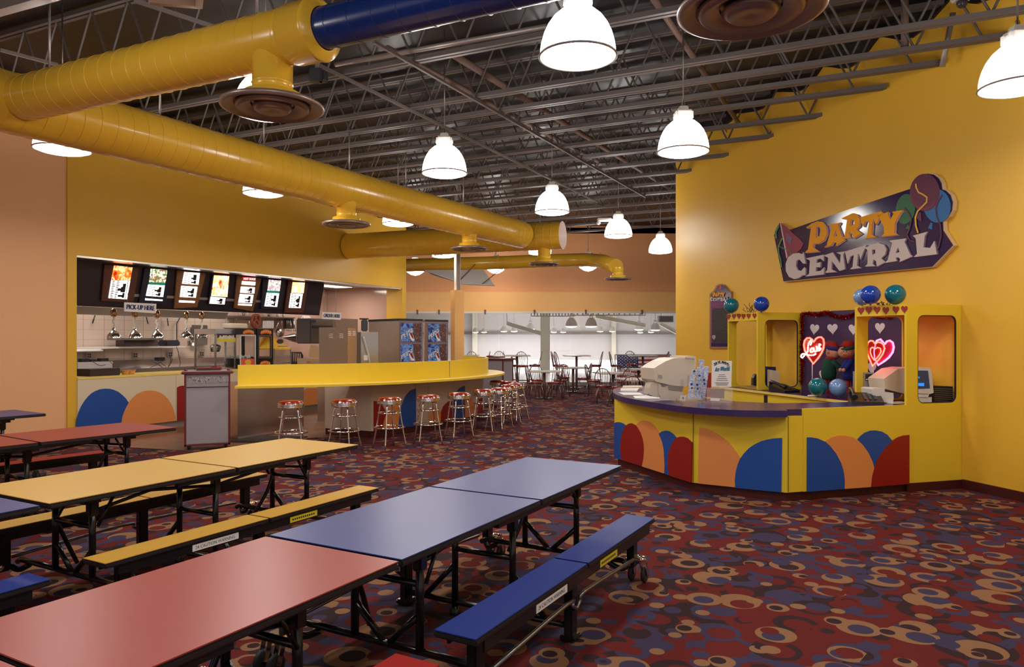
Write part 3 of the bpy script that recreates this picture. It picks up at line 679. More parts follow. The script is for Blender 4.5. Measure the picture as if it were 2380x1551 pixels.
# ------------------------------------------------------------------ bar island
HB = .94
def off2(pts, d):                                          # offset an open 2D polyline sideways
    P = [Vector(p) for p in pts]; out = []
    for i, p in enumerate(P):
        t_ = (P[min(i+1, len(P)-1)]-P[max(i-1, 0)]).normalized(); out.append(p+Vector((t_.y, -t_.x))*-d)
    return out
front = [(-3.16, 12.35), (-2.30, 11.95), (-1.677, 12.66), (-1.10, 13.47), (-.62, 14.7), (-.60, 15.6), (-.85, 16.2)]
bar = thing('snack_bar', 'curved yellow topped snack bar with coloured arcs on its front', 'bar counter', (-2.3, 13.2, 0))
inner = [tuple(Vector(p)) for p in off2(front[1:], .5)]
body = front+[(-1.35, 15.9), (-1.55, 15.0), (-1.9, 13.9), (-2.6, 13.0), (-2.9, 12.9)]
mb = MB(); mb.prism(body, .11, HB-.04); mb.build('bar_body', m_taupe, bar)
mb = MB(); mb.prism([(x*.985-.04, y*.985+.2) for x, y in body], 0, .11); mb.build('toe_kick', m_base, bar)
outer = smooth([Vector(p) for p in [(-3.99, 10.52), (-3.1, 10.80), (-2.16, 11.25), (-1.3, 12.05), (-.66, 12.95), (-.22, 14.1), (-.17, 15.0), (-.40, 15.8), (-.85, 16.25)]], 5)
inn = smooth([Vector(p) for p in [(-1.2, 16.0), (-1.05, 15.6), (-.95, 14.9), (-1.2, 13.9), (-1.9, 12.75), (-2.6, 12.15), (-3.3, 11.7), (-4.15, 11.25)]], 5)
mb = MB(); mb.prism([tuple(p) for p in outer+inn], HB-.035, HB); mb.build('bar_top', m_yelp, bar)
mb = MB(); mb.prism([tuple(p) for p in off2([p for p in outer], -.004)+outer[::-1]], HB-.034, HB-.002); mb.build('bar_top_edge', m_yel, bar)
up = smooth([Vector(p) for p in [(-4.05, 10.80), (-3.15, 11.10), (-2.24, 11.56), (-1.5, 12.25), (-.92, 13.1), (-.55, 14.1), (-.49, 15.0), (-.68, 15.6), (-1.05, 15.95)]], 6)
mb = MB(); o2 = off2(up, .05); mb.prism([tuple(p) for p in up]+[tuple(p) for p in o2[::-1]], HB, 1.235); mb.build('upstand', m_yel, bar)
mb = MB()
for i in (22,): q = up[i]; t_ = (up[i+1]-up[i-1]).normalized(); mb.box(V(q.x, q.y, 1.09)-V(-t_.y, t_.x, 0)*.001, (.006, .006, .28))
mb.build('joint_line', m_edge, bar)
# coloured arcs on the bar front
def arc(parent, plane, pts, m, off=.0, t_=.012, name='coloured_arc'): MB().px(plane, pts, t_, off).build(name, m, parent)
z5 = lambda pts: [(400+x/2.833, 840+y/2.833) for x, y in pts]
f1 = vplane(front[1], front[2]); f2 = vplane(front[2], front[3]); f3 = vplane(front[3], front[4])
arc(bar, f1, z5([(1326, 458), (1326, 262), (1355, 265), (1380, 285), (1400, 320), (1405, 360), (1395, 400), (1385, 452)]), m_cr)
arc(bar, f1, z5([(1385, 452), (1390, 400), (1410, 335), (1440, 298), (1470, 290), (1490, 300), (1500, 340), (1495, 400), (1485, 440)]), m_co, .001)
arc(bar, f1, z5([(1485, 440), (1492, 370), (1510, 290), (1535, 230), (1565, 195), (1603, 180), (1603, 426)]), m_cb, .002)
arc(bar, f2, z5([(1690, 410), (1692, 350), (1705, 310), (1730, 295), (1755, 310), (1768, 350), (1765, 402)]), m_co)
arc(bar, f2, z5([(1765, 402), (1768, 340), (1785, 295), (1815, 265), (1843, 262), (1843, 388)]), m_cr, .002)
arc(bar, f3, z5([(1850, 388), (1852, 250), (1872, 200), (1895, 175), (1925, 162), (1925, 372)]), m_cb)
arc(bar, f3, z5([(1927, 372), (1930, 230), (1950, 215), (1975, 250), (1992, 300), (1990, 360)]), m_co, .001)
arc(bar, f3, z5([(1990, 360), (1995, 290), (2010, 250), (2040, 240), (2044, 345)]), m_cr, .002)
mb = MB()
for px in (965.7, 995.7): q0 = f1.hit(862, 900); pl = f1 if px < 966 else f2; mb.box((lambda q: V(q.x, q.y, .5))(pl.hit(px, 900, .002)), (.006, .006, .78))
mb.build('panel_seam', m_tile_grey, bar)
# stainless cabinet under the left end of the bar
t = thing('stainless_cabinet', 'brushed stainless cabinet under the left end of the yellow bar', 'cabinet', (-4.3, 12.6, 0))
a, b = V(-4.39, 11.70, 0), V(-3.70, 13.0, 0); n_ = V(-(b-a).y, (b-a).x, 0).normalized()*.55
mb = MB(); mb.prism([(a.x, a.y), (b.x, b.y), (b.x+n_.x, b.y+n_.y), (a.x+n_.x, a.y+n_.y)], .02, HB-.04); mb.build('cabinet_body', mat('brushed_steel', (.72, .67, .66), .27, 1, noise=.1, ns=1.5), t)
mb = MB(); p_ = vplane(a, b); 
for x, y in ((-.02, 0),): mb.bar(a+V(0, 0, .03), b+V(0, 0, .03), .02, .03)
mb.build('foot_rail', m_galv, t)
mb = MB(); mb.prism([(-4.9, 11.45), (-3.7, 11.35), (-3.35, 12.0), (-4.4, 12.2)], .006, .02); tag(mb.build('floor_mat', mat('dark_mat', srgb(60, 46, 40), .8)), 'dark rubber floor mat in front of the stainless cabinet', 'mat')
# stools
def make_stool():
    t = thing('bar_stool', '', 'stool', (0, 0, 0), 0, 'chrome bar stools along the snack bar')
    mb = MB(); mb.lathe([(.002, .765), (.10, .763), (.155, .752), (.176, .735), (.178, .725)], n=36); mb.build('seat', m_vinyl, t, False)
    mb = MB(); pr = [(.172, .66)]
    for i in range(4): z = .662+i*.016; pr += [(.183, z), (.186, z+.006), (.183, z+.012)]
    pr += [(.176, .728)]; mb.lathe(pr, n=40); mb.disc((0, 0, .66), .172, 36); mb.build('seat_band', m_chrome, t, False)
    mb = MB(); mb.torus((0, 0, .313), .222, .012, 40, 8); mb.torus((0, 0, .313-.0), .200, .006, 40, 6); mb.build('foot_ring', m_chrome, t, False)
    mb = MB(); mb.torus((0, 0, .526), .163, .011, 36, 8); mb.build('upper_ring', m_chrome, t, False)
    for k in range(4):
        a = PI/4+k*PI/2+.2; c_, s_ = math.cos(a), math.sin(a)
        mb = MB(); mb.tube([V(r*c_, r*s_, z) for r, z in ((.09, .655), (.135, .65), (.150, .60), (.158, .526), (.178, .42), (.198, .313), (.205, .25), (.24, .08), (.262, .0))], .0115, 8); mb.build('leg', m_chrome, t, False)
    return t
st = make_stool()
spots = [(676.4, 931, 'first bar stool from the left, in front of the stainless cabinet'), (800.6, 928, 'second bar stool from the left, by the plain taupe panel'), (905.5, 923, 'third bar stool from the left, in front of the red and tan arcs'), (994.8, 917.7, 'fourth bar stool from the left'), (1067, 912.4, 'fifth bar stool from the left, before a blue arc'), (1123.6, 905, 'sixth bar stool from the left, where the bar starts curving'), (1160.6, 901.8, 'seventh bar stool from the left'), (1182, 894.7, 'eighth bar stool from the left'), (1199.5, 891, 'ninth bar stool from the left, sticking out furthest right'), (1184, 887, 'tenth bar stool, behind the row at the end of the bar'), (1158, 884, 'furthest bar stool, tucked behind the end of the bar')]
for i, (px, py, lab) in enumerate(spots):
    q = G(px, py, .76); place(st, i == 0, (q.x, q.y, 0), (0, 1.1, .5, .15, .3, 1.3, .8, .2, .6, .9, .1)[i], lab)

# ------------------------------------------------------------------ waste stations
def make_bin():
    t = thing('waste_station', '', 'waste bin', (0, 0, 0), 0, 'tray-top waste stations'); w_, d_ = .62, .5
    mb = MB(); mb.rbox((0, 0, .60), (w_-.03, d_-.02, 1.03), .01); mb.build('bin_body', m_lav, t, False)
    mb = MB()
    for k in (-1, 1):
        for e in (-1, 1): mb.box((k*(w_/2-.012), e*(d_/2-.01), .59), (.026, .024, 1.06))
    mb.box((0, -d_/2+.008, .075), (w_, .02, .02)); mb.build('corner_trim', m_mar, t, False)
    mb = MB(); mb.box((0, -d_/2+.006, .92), (w_-.06, .02, .008)); mb.build('flap_gap', m_blk, t, False)
    mb = MB(); mb.rbox((0, 0, 1.125), (w_+.09, d_+.1, .035), .012); mb.build('tray_top', m_mar, t, False)
    mb = MB(); mb.rbox((0, 0, 1.147), (w_+.03, d_+.05, .012), .004); mb.build('top_inlay', m_lav, t, False)
    mb = MB(); mb.rbox((.02, .05, 1.18), (.36, .3, .03), .012); mb.lathe([(.09, 0), (.085, .02), (.002, .03)], (.13, .1, 1.19), 20); mb.build('tray_stack', m_mar, t, False)
    mb = MB()
    for k in (-1, 1): mb.ball((k*(w_/2-.02), -.2, 1.165), .024, 10)
    mb.build('corner_peg', m_mar, t, False)
    for k in (-1, 1): mb = MB(); mb.lathe([(.01, -.02), (.035, -.02), (.035, .02), (.01, .02)], (k*.25, -.18, .036), 14, Matrix.Rotation(PI/2, 4, 'Y')); mb.box((k*.25, -.18, .065), (.06, .06, .03)); mb.build('caster', m_blk, t, False)
    mb = MB(); text(mb, 'THANK YOU', [(-.265, -d_/2+.002, .975), (.28, -d_/2+.002, .975), (.28, -d_/2+.002, 1.068), (-.265, -d_/2+.002, 1.068)], .002, .004); mb.build('lettering', mat('letter_pale', (.95, .92, .9), .6), t, False)
    return t
wb = make_bin(); q0 = G(430, 1048); q1 = G(535, 1046); wb.location = (-4.445-.10, 10.68+.24, 0); wb.rotation_euler = (0, 0, 0.39); wb['label'] = 'grey and maroon waste station lettered THANK YOU at the left'
q = Z(1157, 0, 17.4); place(wb, False, (q.x-.02, 17.4, 0), PI-.5, 'grey and maroon waste station behind the end of the yellow bar')
# ------------------------------------------------------------------ kitchen
def KP(c): return Plane(nK*c, nK)
Pf = KP(CK)
z3 = lambda pts: [(160+x/5.95, 820+y/5.95) for x, y in pts]
z1 = lambda pts: [(150+x/4.562, 560+y/4.562) for x, y in pts]
z7 = lambda pts: [(460+x/7.933, 730+y/7.933) for x, y in pts]
z8 = lambda pts: [(220+x/4.76, 600+y/4.76) for x, y in pts]
z2 = lambda pts: [(500+x/4.25, 640+y/4.25) for x, y in pts]
s_ = s_of
t = thing('pickup_counter', 'long cream pick-up counter with a blue and a tan circle on its front', 'counter', tuple(K(s_(176)+2.4, CK+.3, 0)))
sA, sB = s1+.0, s_(905)
mb = MB(); kb(mb, sA, sB, CK-.02, CK+.62, .12, .965); mb.build('counter_front', m_cream, t)
mb = MB(); kb(mb, sA, sB, CK-.03, CK+.66, .965, 1.0); mb.build('counter_top', m_yelp, t)
mb = MB(); kb(mb, sA, sB, CK+.03, CK+.6, 0, .12); mb.build('tiled_base', m_galv, t)
Pc = KP(CK-.02)
hb = .124
def lowy(px): return Pc.py(px, hb)
arc(t, Pc, z3([(95, 1015), (105, 920), (130, 830), (170, 740), (215, 668), (262, 608), (315, 560), (370, 528), (435, 505), (500, 498), (560, 500), (620, 515), (680, 542), (735, 585), (780, 630), (822, 690), (770, 800), (735, 890), (722, 960)])+[(281.5, lowy(281.5)), (176.5, lowy(176.5))], m_cb)
arc(t, Pc, z3([(722, 970), (735, 880), (775, 780), (822, 692), (880, 625), (940, 572), (1010, 540), (1070, 525), (1130, 522), (1190, 530), (1250, 548), (1310, 585), (1365, 640), (1410, 710), (1445, 790), (1468, 880)])+[(407, lowy(407)), (281.5, lowy(281.5))], m_co, .001)
arc(t, Pc, [(411, 901), (418, 897.5), (430, 896), (446, 899), (463, 908), (478, 928), (486, 950), (488, lowy(488)), (411, lowy(411))], m_cr, .002)
arc(t, Pc, [(538, lowy(538)), (540, 946), (548, 925), (562, 910), (585, 900), (610, 899), (628, 915), (640, lowy(640))], m_co, .001)
arc(t, Pc, [(700, lowy(700)), (701, 912), (712, 903), (745, 902), (745, lowy(745))], m_co, .001)
arc(t, Pc, [(745, lowy(745)), (745, 900), (757, 900), (757, lowy(757))], m_cr, .003)
mb = MB(); mb.px(Pc, [(408.6, 872), (409.4, 872), (409.4, 978), (408.6, 978)], .001); mb.build('panel_seam', m_tile_grey, t)
# back counter with splash, shelf
t = thing('back_counter', 'stainless back counter with a tall splash against the tiled kitchen wall', 'counter', tuple(K(s_(300), 13.9, 0)))
mb = MB(); kb(mb, s1-.4, s1+7.5, 13.55, 14.165, .15, .98); mb.build('cabinet_body', m_steel, t)
mb = MB(); kb(mb, s1-.4, s1+7.5, 13.5, 14.165, .98, 1.01); mb.build('counter_top', m_steel, t)
mb = MB(); kb(mb, s1-.4, s1+7.5, 14.13, 14.165, 1.01, 1.17); mb.build('splash', mat('splash_steel', (.62, .54, .55), .2, 1, noise=.12, ns=1.2), t)
mb = MB(); kb(mb, s1-.4, s1+3.9, 13.82, 14.165, 1.42, 1.455); tag(mb.build('wall_shelf', m_white), 'long pale shelf on the tiled wall above the outlets', 'shelf')
mb = MB()
for k in (0, .06): mb.tube([K(s1-.3, 13.78-k, 1.40-k*.3), K(s1+1.9, 13.78-k, 1.40-k*.3)], .018, 8)
tag(mb.build('tube_light', mat('tube_white', (.75, .72, .7), .3)), 'twin white tubes under the front of the kitchen shelf', 'tube')
for i, (px, py, l) in enumerate(((206, 827, 'leftmost square wall outlet above the back counter'), (314, 826, 'square wall outlet under the second heat lamp'), (395, 824, 'wall outlet with cords plugged in, under the shelf'), (468, 823, 'wall outlet seen behind the popcorn cabinet edge'))):
    P_ = KP(14.16); mb = MB(); mb.px(P_, [(px-6, py-6.5), (px+6, py-6), (px+6, py+6.5), (px-6, py+6)], .012); o = thing('wall_outlet', l, 'outlet', tuple(P_.hit(px, py))); mb.build('plate', m_galv, o)
    mb = MB()
    for ex in (-2.4, 2.4):
        for ey in (-2.6, 2.6): mb.px(P_, [(px+ex-1.6, py+ey-1.8), (px+ex+1.6, py+ey-1.8), (px+ex+1.6, py+ey+1.8), (px+ex-1.6, py+ey+1.8)], .003, .012)
    mb.build('socket', m_blk, o)
def kitem(name, label, cat, m, px0, py0, px1, py1, c, d, bev=.008):
    """box lying along the kitchen, its front face filling the pixel box on plane c"""
    P_ = KP(c); a = P_.hit(px0, (py0+py1)/2); b = P_.hit(px1, (py0+py1)/2); sa, sb = a.dot(dK), b.dot(dK); hm = P_.hit((px0+px1)/2, py0).z; hl = P_.hit((px0+px1)/2, py1).z
    M = Matrix((dK, nK, V(0, 0, 1))).transposed(); mb = MB(); mb.rbox(K((sa+sb)/2, c+d/2, (hm+hl)/2), (sb-sa, d, hm-hl), bev, M); o = mb.build(name, m)
    return tag(o, label, cat) if label else o
m_dbrown = mat('dark_brown_box', srgb(48, 34, 30), .6)
kitem('tray_stack', 'dark brown stack of trays at the left end of the pick-up counter', 'tray', m_dbrown, 208, 857, 280, 873.5, CK+.12, .35)
for j, (x0, x1, yy) in enumerate(((283, 300, 862), (297, 312, 862.5))):
    mb = MB(); P_ = KP(CK+.2); q = P_.hit((x0+x1)/2, yy+9); q.z = 1.0
    mb.lathe([(.05, 0), (.075, .07), (.07, .07), (.046, .005), (.002, .005)], q, 14); mb.torus(q+V(0, 0, .07), .074, .006, 16, 5); tag(mb.build('bread_basket', mat('straw', srgb(206, 140, 60), .6)), ('small straw basket right of the dark trays', 'second straw basket, further right by the wires')[j], 'basket', 'straw baskets on the counter')
for a, l in (((190, 834, 209, 842), 'black power box left above the white drawer unit'), ((211, 836, 226, 842), 'small black power box in the middle over the white drawer unit'), ((234, 833, 253, 841.5), 'black power box at the right over the white drawer unit'), ((367, 831, 384, 839), 'black power box tangled in cords near the outlet')):
    P_ = KP(13.7)
    o = kitem('power_box', l, 'power box', m_blk, *a, 13.7, .12)
kitem('drawer_unit', 'pale low unit holding black power boxes on the back counter', 'unit', mat('dim_white', (.45, .41, .40), .4), 180, 841.5, 263, 857, 13.65, .3)
P_ = KP(13.6); mb = MB()
for a in (((395, 826), (400, 838), (391, 852), (388, 861)), ((395, 824), (396, 845), (386, 862)), ((384, 836), (360, 850), (335, 860), (316, 861)), ((366, 838), (385, 852), (388, 861)), ((352, 838), (372, 850), (384, 861)), ((410, 806), (416, 826), (419, 846), (415, 856)), ((388, 861), (360, 862), (330, 861)), ((391, 861), (430, 859), (455, 858)), ((217, 842), (232, 850), (246, 848)), ((255, 840), (262, 848), (262, 858))):
    mb.tube([P_.hit(*p) for p in smooth([Vector(p) for p in a], 4)], .006, 5)
tag(mb.build('cable_tangle', m_blk), 'tangle of dark power cords over the kitchen back counter', 'cord')
P_ = KP(13.0); mb = MB(); M_K = Matrix((dK, nK, V(0, 0, 1))).transposed()
mb.px(P_, [(181, 712), (531, 727), (524, 742), (181, 730.5)], .12, -.12); tag(mb.build('hood_beam', mat('beam_white', (.62, .6, .62), .4)), 'long pale beam carrying the heat lamps over the kitchen', 'beam')
# heat lamps
t = thing('heat_lamp', '', 'heat lamp', (0, 0, 0), 0, 'chrome heat lamps over the pick-up counter')
mb = MB(); mb.lathe([(.13, 0), (.127, .03), (.112, .07), (.08, .105), (.045, .13), (.03, .15), (.035, .17), (.02, .19)], n=28); mb.build('reflector', m_chrome, t, False)
mb = MB(); mb.tube(smooth([V(0, 0, .19), V(.018, 0, .25), V(-.012, 0, .31), V(.014, 0, .36), V(0, 0, .42)], 4), .020, 8); mb.build('coiled_cord', m_white, t, False)
mb = MB(); mb.lathe([(.045, .40), (.055, .43), (.055, .50), (.04, .53), (.02, .55)], n=14); mb.build('canopy', mat('brass', srgb(190, 150, 110), .25, 1), t, False)
for i, (px, l) in enumerate(((264, 'leftmost chrome heat lamp'), (313.3, 'second chrome heat lamp, below the PICK-UP HERE sign'), (364.8, 'third chrome heat lamp, right of the PICK-UP HERE sign'), (432.8, 'fourth chrome heat lamp'), (467.9, 'rightmost chrome heat lamp, by the popcorn cabinet'))):
    q = KP(12.70).hit(px, 786); place(t, i == 0, q, 0, l)
# things on the shelf
kitem('griddle_ledge', 'dark steel griddle ledge behind the heat lamps', 'griddle', m_dsteel, 285, 786, 380, 791, 13.6, .5)
kitem('griddle', 'dark steel griddle body standing on the kitchen shelf', 'griddle', mat('griddle_dark', srgb(92, 76, 72), .4), 289, 791, 368, 807, 13.84, .28)
kitem('cash_register', 'dark blue grey register on the kitchen shelf', 'register', mat('register_dark', srgb(44, 44, 58), .4), 386, 791, 420, 806.5, 13.83, .3, .03)
q = KP(13.95).hit(446, 806); q.z = 1.456; mb = MB(); mb.lathe([(.002, 0), (.095, 0), (.10, .11), (.105, .115), (.1, .12), (.09, .01)], q, 20); tag(mb.build('cooking_pot', m_steel), 'steel cooking pot on the shelf under the grey panel', 'pot')
kitem('wall_panel', 'grey metal box on the tiled wall behind the last heat lamps', 'wall box', m_dsteel, 449, 756, 483, 802, 14.1, .06)
P_ = KP(14.12)
for a, l in (((221, 733, 215, 752), 'black hook on the tiled wall at far left'), ((340, 737, 344, 753), 'black bracket on the tiled wall by the third heat lamp'), ((389, 740, 391, 758), 'straight black bracket on the tiled wall'), ((418, 740, 411, 752), 'long black bracket reaching down to the register')):
    mb = MB(); mb.tube([P_.hit(a[0], a[1]), P_.hit((a[0]+a[2])/2, (a[1]+a[3])/2), P_.hit(a[2], a[3])]+([P_.hit(411, 795)] if a[0] == 418 else []), .012, 6); tag(mb.build('wall_bracket', m_blk), l, 'bracket')
# menu wall
pt, pb_ = K(0, 12.0, 2.93), K(0, 12.18, 2.2)
PM = Plane(pt, dK.cross(pt-pb_))
t = thing('menu_wall', 'sloping black bulkhead carrying the lit menu boards', 'bulkhead', tuple(PM.hit(460, 690)))
mb = MB(); mb.px(PM, [(181, 600), (754, 657), (742, 733.5), (181, 711.5)], .08, -.08); mb.build('bulkhead_panel', m_menu, t)
mb = MB(); mb.px(PM, [(300, 683), (652, 700.5), (652, 705.5), (300, 689)], .012); mb.build('rail_strip', m_galv, t)
m_fr = mat('frame_brown', srgb(84, 44, 32), .5, noise=.1, ns=6); m_fn = mat('frame_navy', srgb(28, 30, 50), .4); m_fw = mat('frame_wood', srgb(126, 84, 48), .5, noise=.3, ns=14)
ph = [photo_mat('food_photo_hot', [srgb(150, 20, 10), srgb(255, 120, 30), srgb(255, 210, 150), srgb(220, 40, 20)], 9, 1.3), photo_mat('food_photo_salad', [srgb(30, 50, 100), srgb(240, 240, 210), srgb(60, 110, 60), srgb(200, 60, 60)], 14, 1.2), photo_mat('food_photo_red', [srgb(220, 40, 20), srgb(255, 190, 120), srgb(255, 240, 210), srgb(240, 100, 30)], 9, 1.4), photo_mat('food_photo_mix', [srgb(200, 90, 70), srgb(250, 220, 200), srgb(110, 120, 160), srgb(240, 180, 120)], 14, 1.4), photo_mat('food_photo_light', [srgb(255, 240, 220), srgb(255, 170, 90), srgb(255, 250, 240)], 8, 1.6)]
m_green = mat('strip_green', srgb(20, 110, 90), .5, emit=srgb(20, 110, 90), es=.8); m_redl = mat('strip_red', srgb(190, 20, 20), .5, emit=srgb(190, 20, 20), es=1.0)
boards_ = [
 ('first lit menu board from the left, with a fried food photo', m_fr, [(95, 68), (475, 100), (410, 485), (60, 470)], [(ph[0], [(197, 75), (400, 98), (375, 242), (166, 235)]), (m_lit, [(166, 240), (374, 247), (338, 450), (135, 437)])]),
 ('second lit menu board from the left, with a round salad photo', m_fn, [(540, 108), (830, 130), (770, 512), (475, 492)], [(ph[1], [(603, 112), (785, 128), (765, 268), (584, 260)]), (m_green, [(582, 262), (764, 270), (760, 296), (578, 286)]), (m_lit, [(576, 288), (757, 298), (738, 425), (550, 412)]), (m_lit, [(543, 440), (733, 455), (732, 470), (541, 460)])]),
 ('third lit menu board from the left, wood framed with white panels', m_fw, [(900, 132), (1215, 165), (1120, 538), (865, 552)], [(m_lit, [(975, 150), (1145, 162), (1130, 290), (950, 278)]), (m_lit, [(942, 302), (1120, 314), (1100, 433), (926, 425)]), (m_lit, [(918, 462), (1092, 472), (1088, 490), (916, 484)])]),
 ('fourth lit menu board from the left, with a red food photo', m_menu, [(1290, 180), (1485, 192), (1430, 515), (1240, 505)], [(ph[2], [(1305, 185), (1470, 195), (1450, 426), (1272, 415)]), (m_lit, [(1268, 422), (1430, 436), (1418, 508), (1254, 498)])]),
 ('fifth lit menu board from the left, wood framed, headed HOT DOGS', m_fw, [(1565, 192), (1832, 222), (1735, 587), (1528, 548)], [(m_redl, [(1622, 205), (1768, 213), (1764, 245), (1618, 238)]), (m_lit, [(1615, 250), (1762, 260), (1757, 298), (1610, 288)]), (m_lit, [(1603, 310), (1755, 320), (1748, 388), (1593, 378)]), (m_lit, [(1590, 393), (1740, 403), (1724, 495), (1573, 488)]), (m_lit, [(1572, 500), (1722, 508), (1720, 524), (1570, 516)])]),
 ('sixth lit menu board from the left, with a small mixed photo', m_fn, [(1850, 226), (2090, 246), (2048, 562), (1825, 560)], [(ph[3], [(1912, 235), (2045, 245), (2030, 362), (1895, 355)]), (m_green, [(1893, 358), (2028, 365), (2025, 385), (1890, 378)]), (m_lit, [(1888, 380), (2024, 387), (2000, 535), (1863, 528)])]),
 ('rightmost lit menu board, with a pale food photo', m_fr, [(2130, 252), (2350, 275), (2296, 602), (2085, 600)], [(ph[4], [(2175, 262), (2308, 268), (2295, 385), (2160, 378)]), (m_lit, [(2155, 385), (2285, 392), (2262, 548), (2132, 545)])])]
def lerp4(q, u, v): return ((q[3][0]*(1-u)+q[2][0]*u)*(1-v)+(q[0][0]*(1-u)+q[1][0]*u)*v, (q[3][1]*(1-u)+q[2][1]*u)*(1-v)+(q[0][1]*(1-u)+q[1][1]*u)*v)
for k, (lab, fm, fq, panels) in enumerate(boards_):
    t = thing('menu_board', lab, 'menu board', tuple(PM.hit(*z8([fq[0]])[0])), 0, 'lit menu boards'); mb = MB(); mb.px(PM, z8(fq), .03, .012); mb.build('board_frame', fm, t)
    inkw = MB()
    for m_, q in panels:
        mb = MB(); mb.px(PM, z8(q), .008, .042); mb.build('photo_panel' if m_ in ph else ('lit_panel' if m_ is m_lit else 'heading_strip'), m_, t)
        if m_ is m_lit:
            H_ = q[3][1]-q[0][1]
            if H_ > 60:
                zq = z8(q)
                for (u0, v0, u1, v1) in ((.60, .36, .82, .66), (.46, .44, .66, .58), (.70, .06, .82, .34), (.52, .10, .80, .22), (.66, .66, .82, .84)):
                    u0 += random.uniform(-.06, .03); inkw.px(PM, [lerp4(zq, u0, v1), lerp4(zq, u1, v1), lerp4(zq, u1, v0), lerp4(zq, u0, v0)], .001, .0505)
                n_ = int(H_/11)
                for r_ in range(n_):
                    v = (r_+.5)/n_
                    for c0 in (.06, .30, .86):
                        ww = random.uniform(.1, .2) if c0 < .8 else .06
                        inkw.px(PM, [lerp4(zq, c0, v+.02), lerp4(zq, c0+ww, v+.02), lerp4(zq, c0+ww, v-.02), lerp4(zq, c0, v-.02)], .001, .0505)
    if k == 4:
        tx = MB(); text_px(tx, PM, 'HOT DOGS', z8([(1630, 235), (1758, 241), (1760, 218), (1632, 211)]), .052); tx.build('heading_text', m_lit, t)
    inkw.build('menu_text', m_blk, t)
def hang_sign(name, lab, quad, s1_, c, wires, inset=.12):
    P_ = KP(c); t = thing(name, lab, 'sign', tuple(P_.hit(*quad[3]))); mb = MB(); mb.px(P_, quad, .015); mb.build('sign_panel', m_paper, t)
    bl, br, tr, tl = quad[3], quad[2], quad[1], quad[0]
    L = lambda u, v: ((bl[0]*(1-u)+br[0]*u)*(1-v)+(tl[0]*(1-u)+tr[0]*u)*v, (bl[1]*(1-u)+br[1]*u)*(1-v)+(tl[1]*(1-u)+tr[1]*u)*v)
    mb = MB(); text_px(mb, P_, s1_, [L(.07, .27), L(.94, .27), L(.94, .78), L(.07, .78)], .018, .006); mb.build('lettering', mat('ink_blue', srgb(36, 40, 110), .5), t)
    mb = MB()
    for px in wires: q = P_.hit(px, quad[0][1]+2); mb.tube([q, V(q.x, q.y, OH+.02)], .0035, 5)
    mb.build('hanging_wire', m_galv, t)
hang_sign('pickup_sign', 'hanging white sign lettered PICK-UP HERE', [(288, 703), (362.3, 706.6), (361, 728.5), (287.8, 724)], 'PICK-UP HERE', 11.85, (297, 354))
hang_sign('order_sign', 'hanging white sign lettered ORDER HERE', [(748.3, 725.4), (791.8, 727.5), (791.2, 743.6), (747.6, 741.6)], 'ORDER HERE', 11.85, (753, 781))
# cases on the counter
def cbox(c, d, px0, px1, py0, py1):
    P_ = KP(c); sa, sb = P_.hit(px0, 800).dot(dK), P_.hit(px1, 800).dot(dK); return sa, sb, P_.hit((px0+px1)/2, py0).z, P_.hit((px0+px1)/2, py1).z
def case(name, lab, px0, px1, py0, py1, c, d, head, mh, mf, foot=0, mft=None, hf=.03):
    P_ = KP(c); sa, sb, zt, zb = cbox(c, d, px0, px1, py0, py1); zb = 1.0; t = thing(name, lab, 'food case', tuple(K((sa+sb)/2, c+d/2, zb)))
    zh = P_.hit(px0, py0+head).z; zf_ = zb+foot+.03
    mb = MB(); kb(mb, sa, sb, c, c+d, zh, zt); mb.build('case_head', mh, t)
    mb = MB()
    for a in (sa, sb-hf):
        for e in (c, c+d-hf): kb(mb, a, a+hf, e, e+hf, zb, zh)
    kb(mb, sa, sb, c, c+hf*.6, zh-.03, zh); mb.build('case_frame', mf, t)
    mb = MB(); kb(mb, sa, sb, c+.001, c+d, zb, zf_); mb.build('case_base', mft or mf, t)
    mb = MB(); kb(mb, sa+hf, sb-hf, c+.01, c+.014, zf_, zh); kb(mb, sa+.008, sa+.012, c+hf, c+d-hf, zf_, zh); mb.build('case_glass', m_glass2, t)
    return t, sa, sb, P_
t, sa, sb, P_ = case('popcorn_machine', 'stainless glass popcorn machine with a purple and yellow popcorn sign', 500, 549, 765, 860, 11.85, .6, 11.5, m_steel, m_steel)
mb = MB(); mb.px(P_, [(505, 776), (546.5, 776.5), (546.5, 787), (505, 786.5)], .01); mb.build('sign_band', mat('popcorn_purple', srgb(80, 30, 60), .5), t)
mb = MB(); mb.px(P_, [(505, 787)]+[(505+41.5*i/10, 786.5-5*math.sin(i/10*PI)-1.5*(i % 2)) for i in range(11)]+[(546.5, 795), (505, 794.5)], .012); mb.build('yellow_band', mat('popcorn_yellow', srgb(226, 212, 60), .5), t)
mb = MB(); text_px(mb, P_, 'PoPCoRN!', [(509, 788.5), (542, 789), (542, 779), (509, 780)], .016, .006); mb.build('lettering', m_paper, t)
mb = MB(); mb.lathe([(.002, 0), (.08, .0), (.11, .1), (.10, .13), (.02, .16), (.02, .3)], K((sa+sb)/2, 12.15, 1.35), 20); mb.tube([K((sa+sb)/2, 12.15, 1.0), K((sa+sb)/2, 12.15, 1.35)], .02); mb.build('kettle', m_steel, t)
m_bl = mat('case_black', srgb(24, 20, 20), .35); m_flame = mat('flame_red', srgb(210, 60, 30), .4); m_gold = mat('gold_letter', srgb(236, 180, 60), .4)
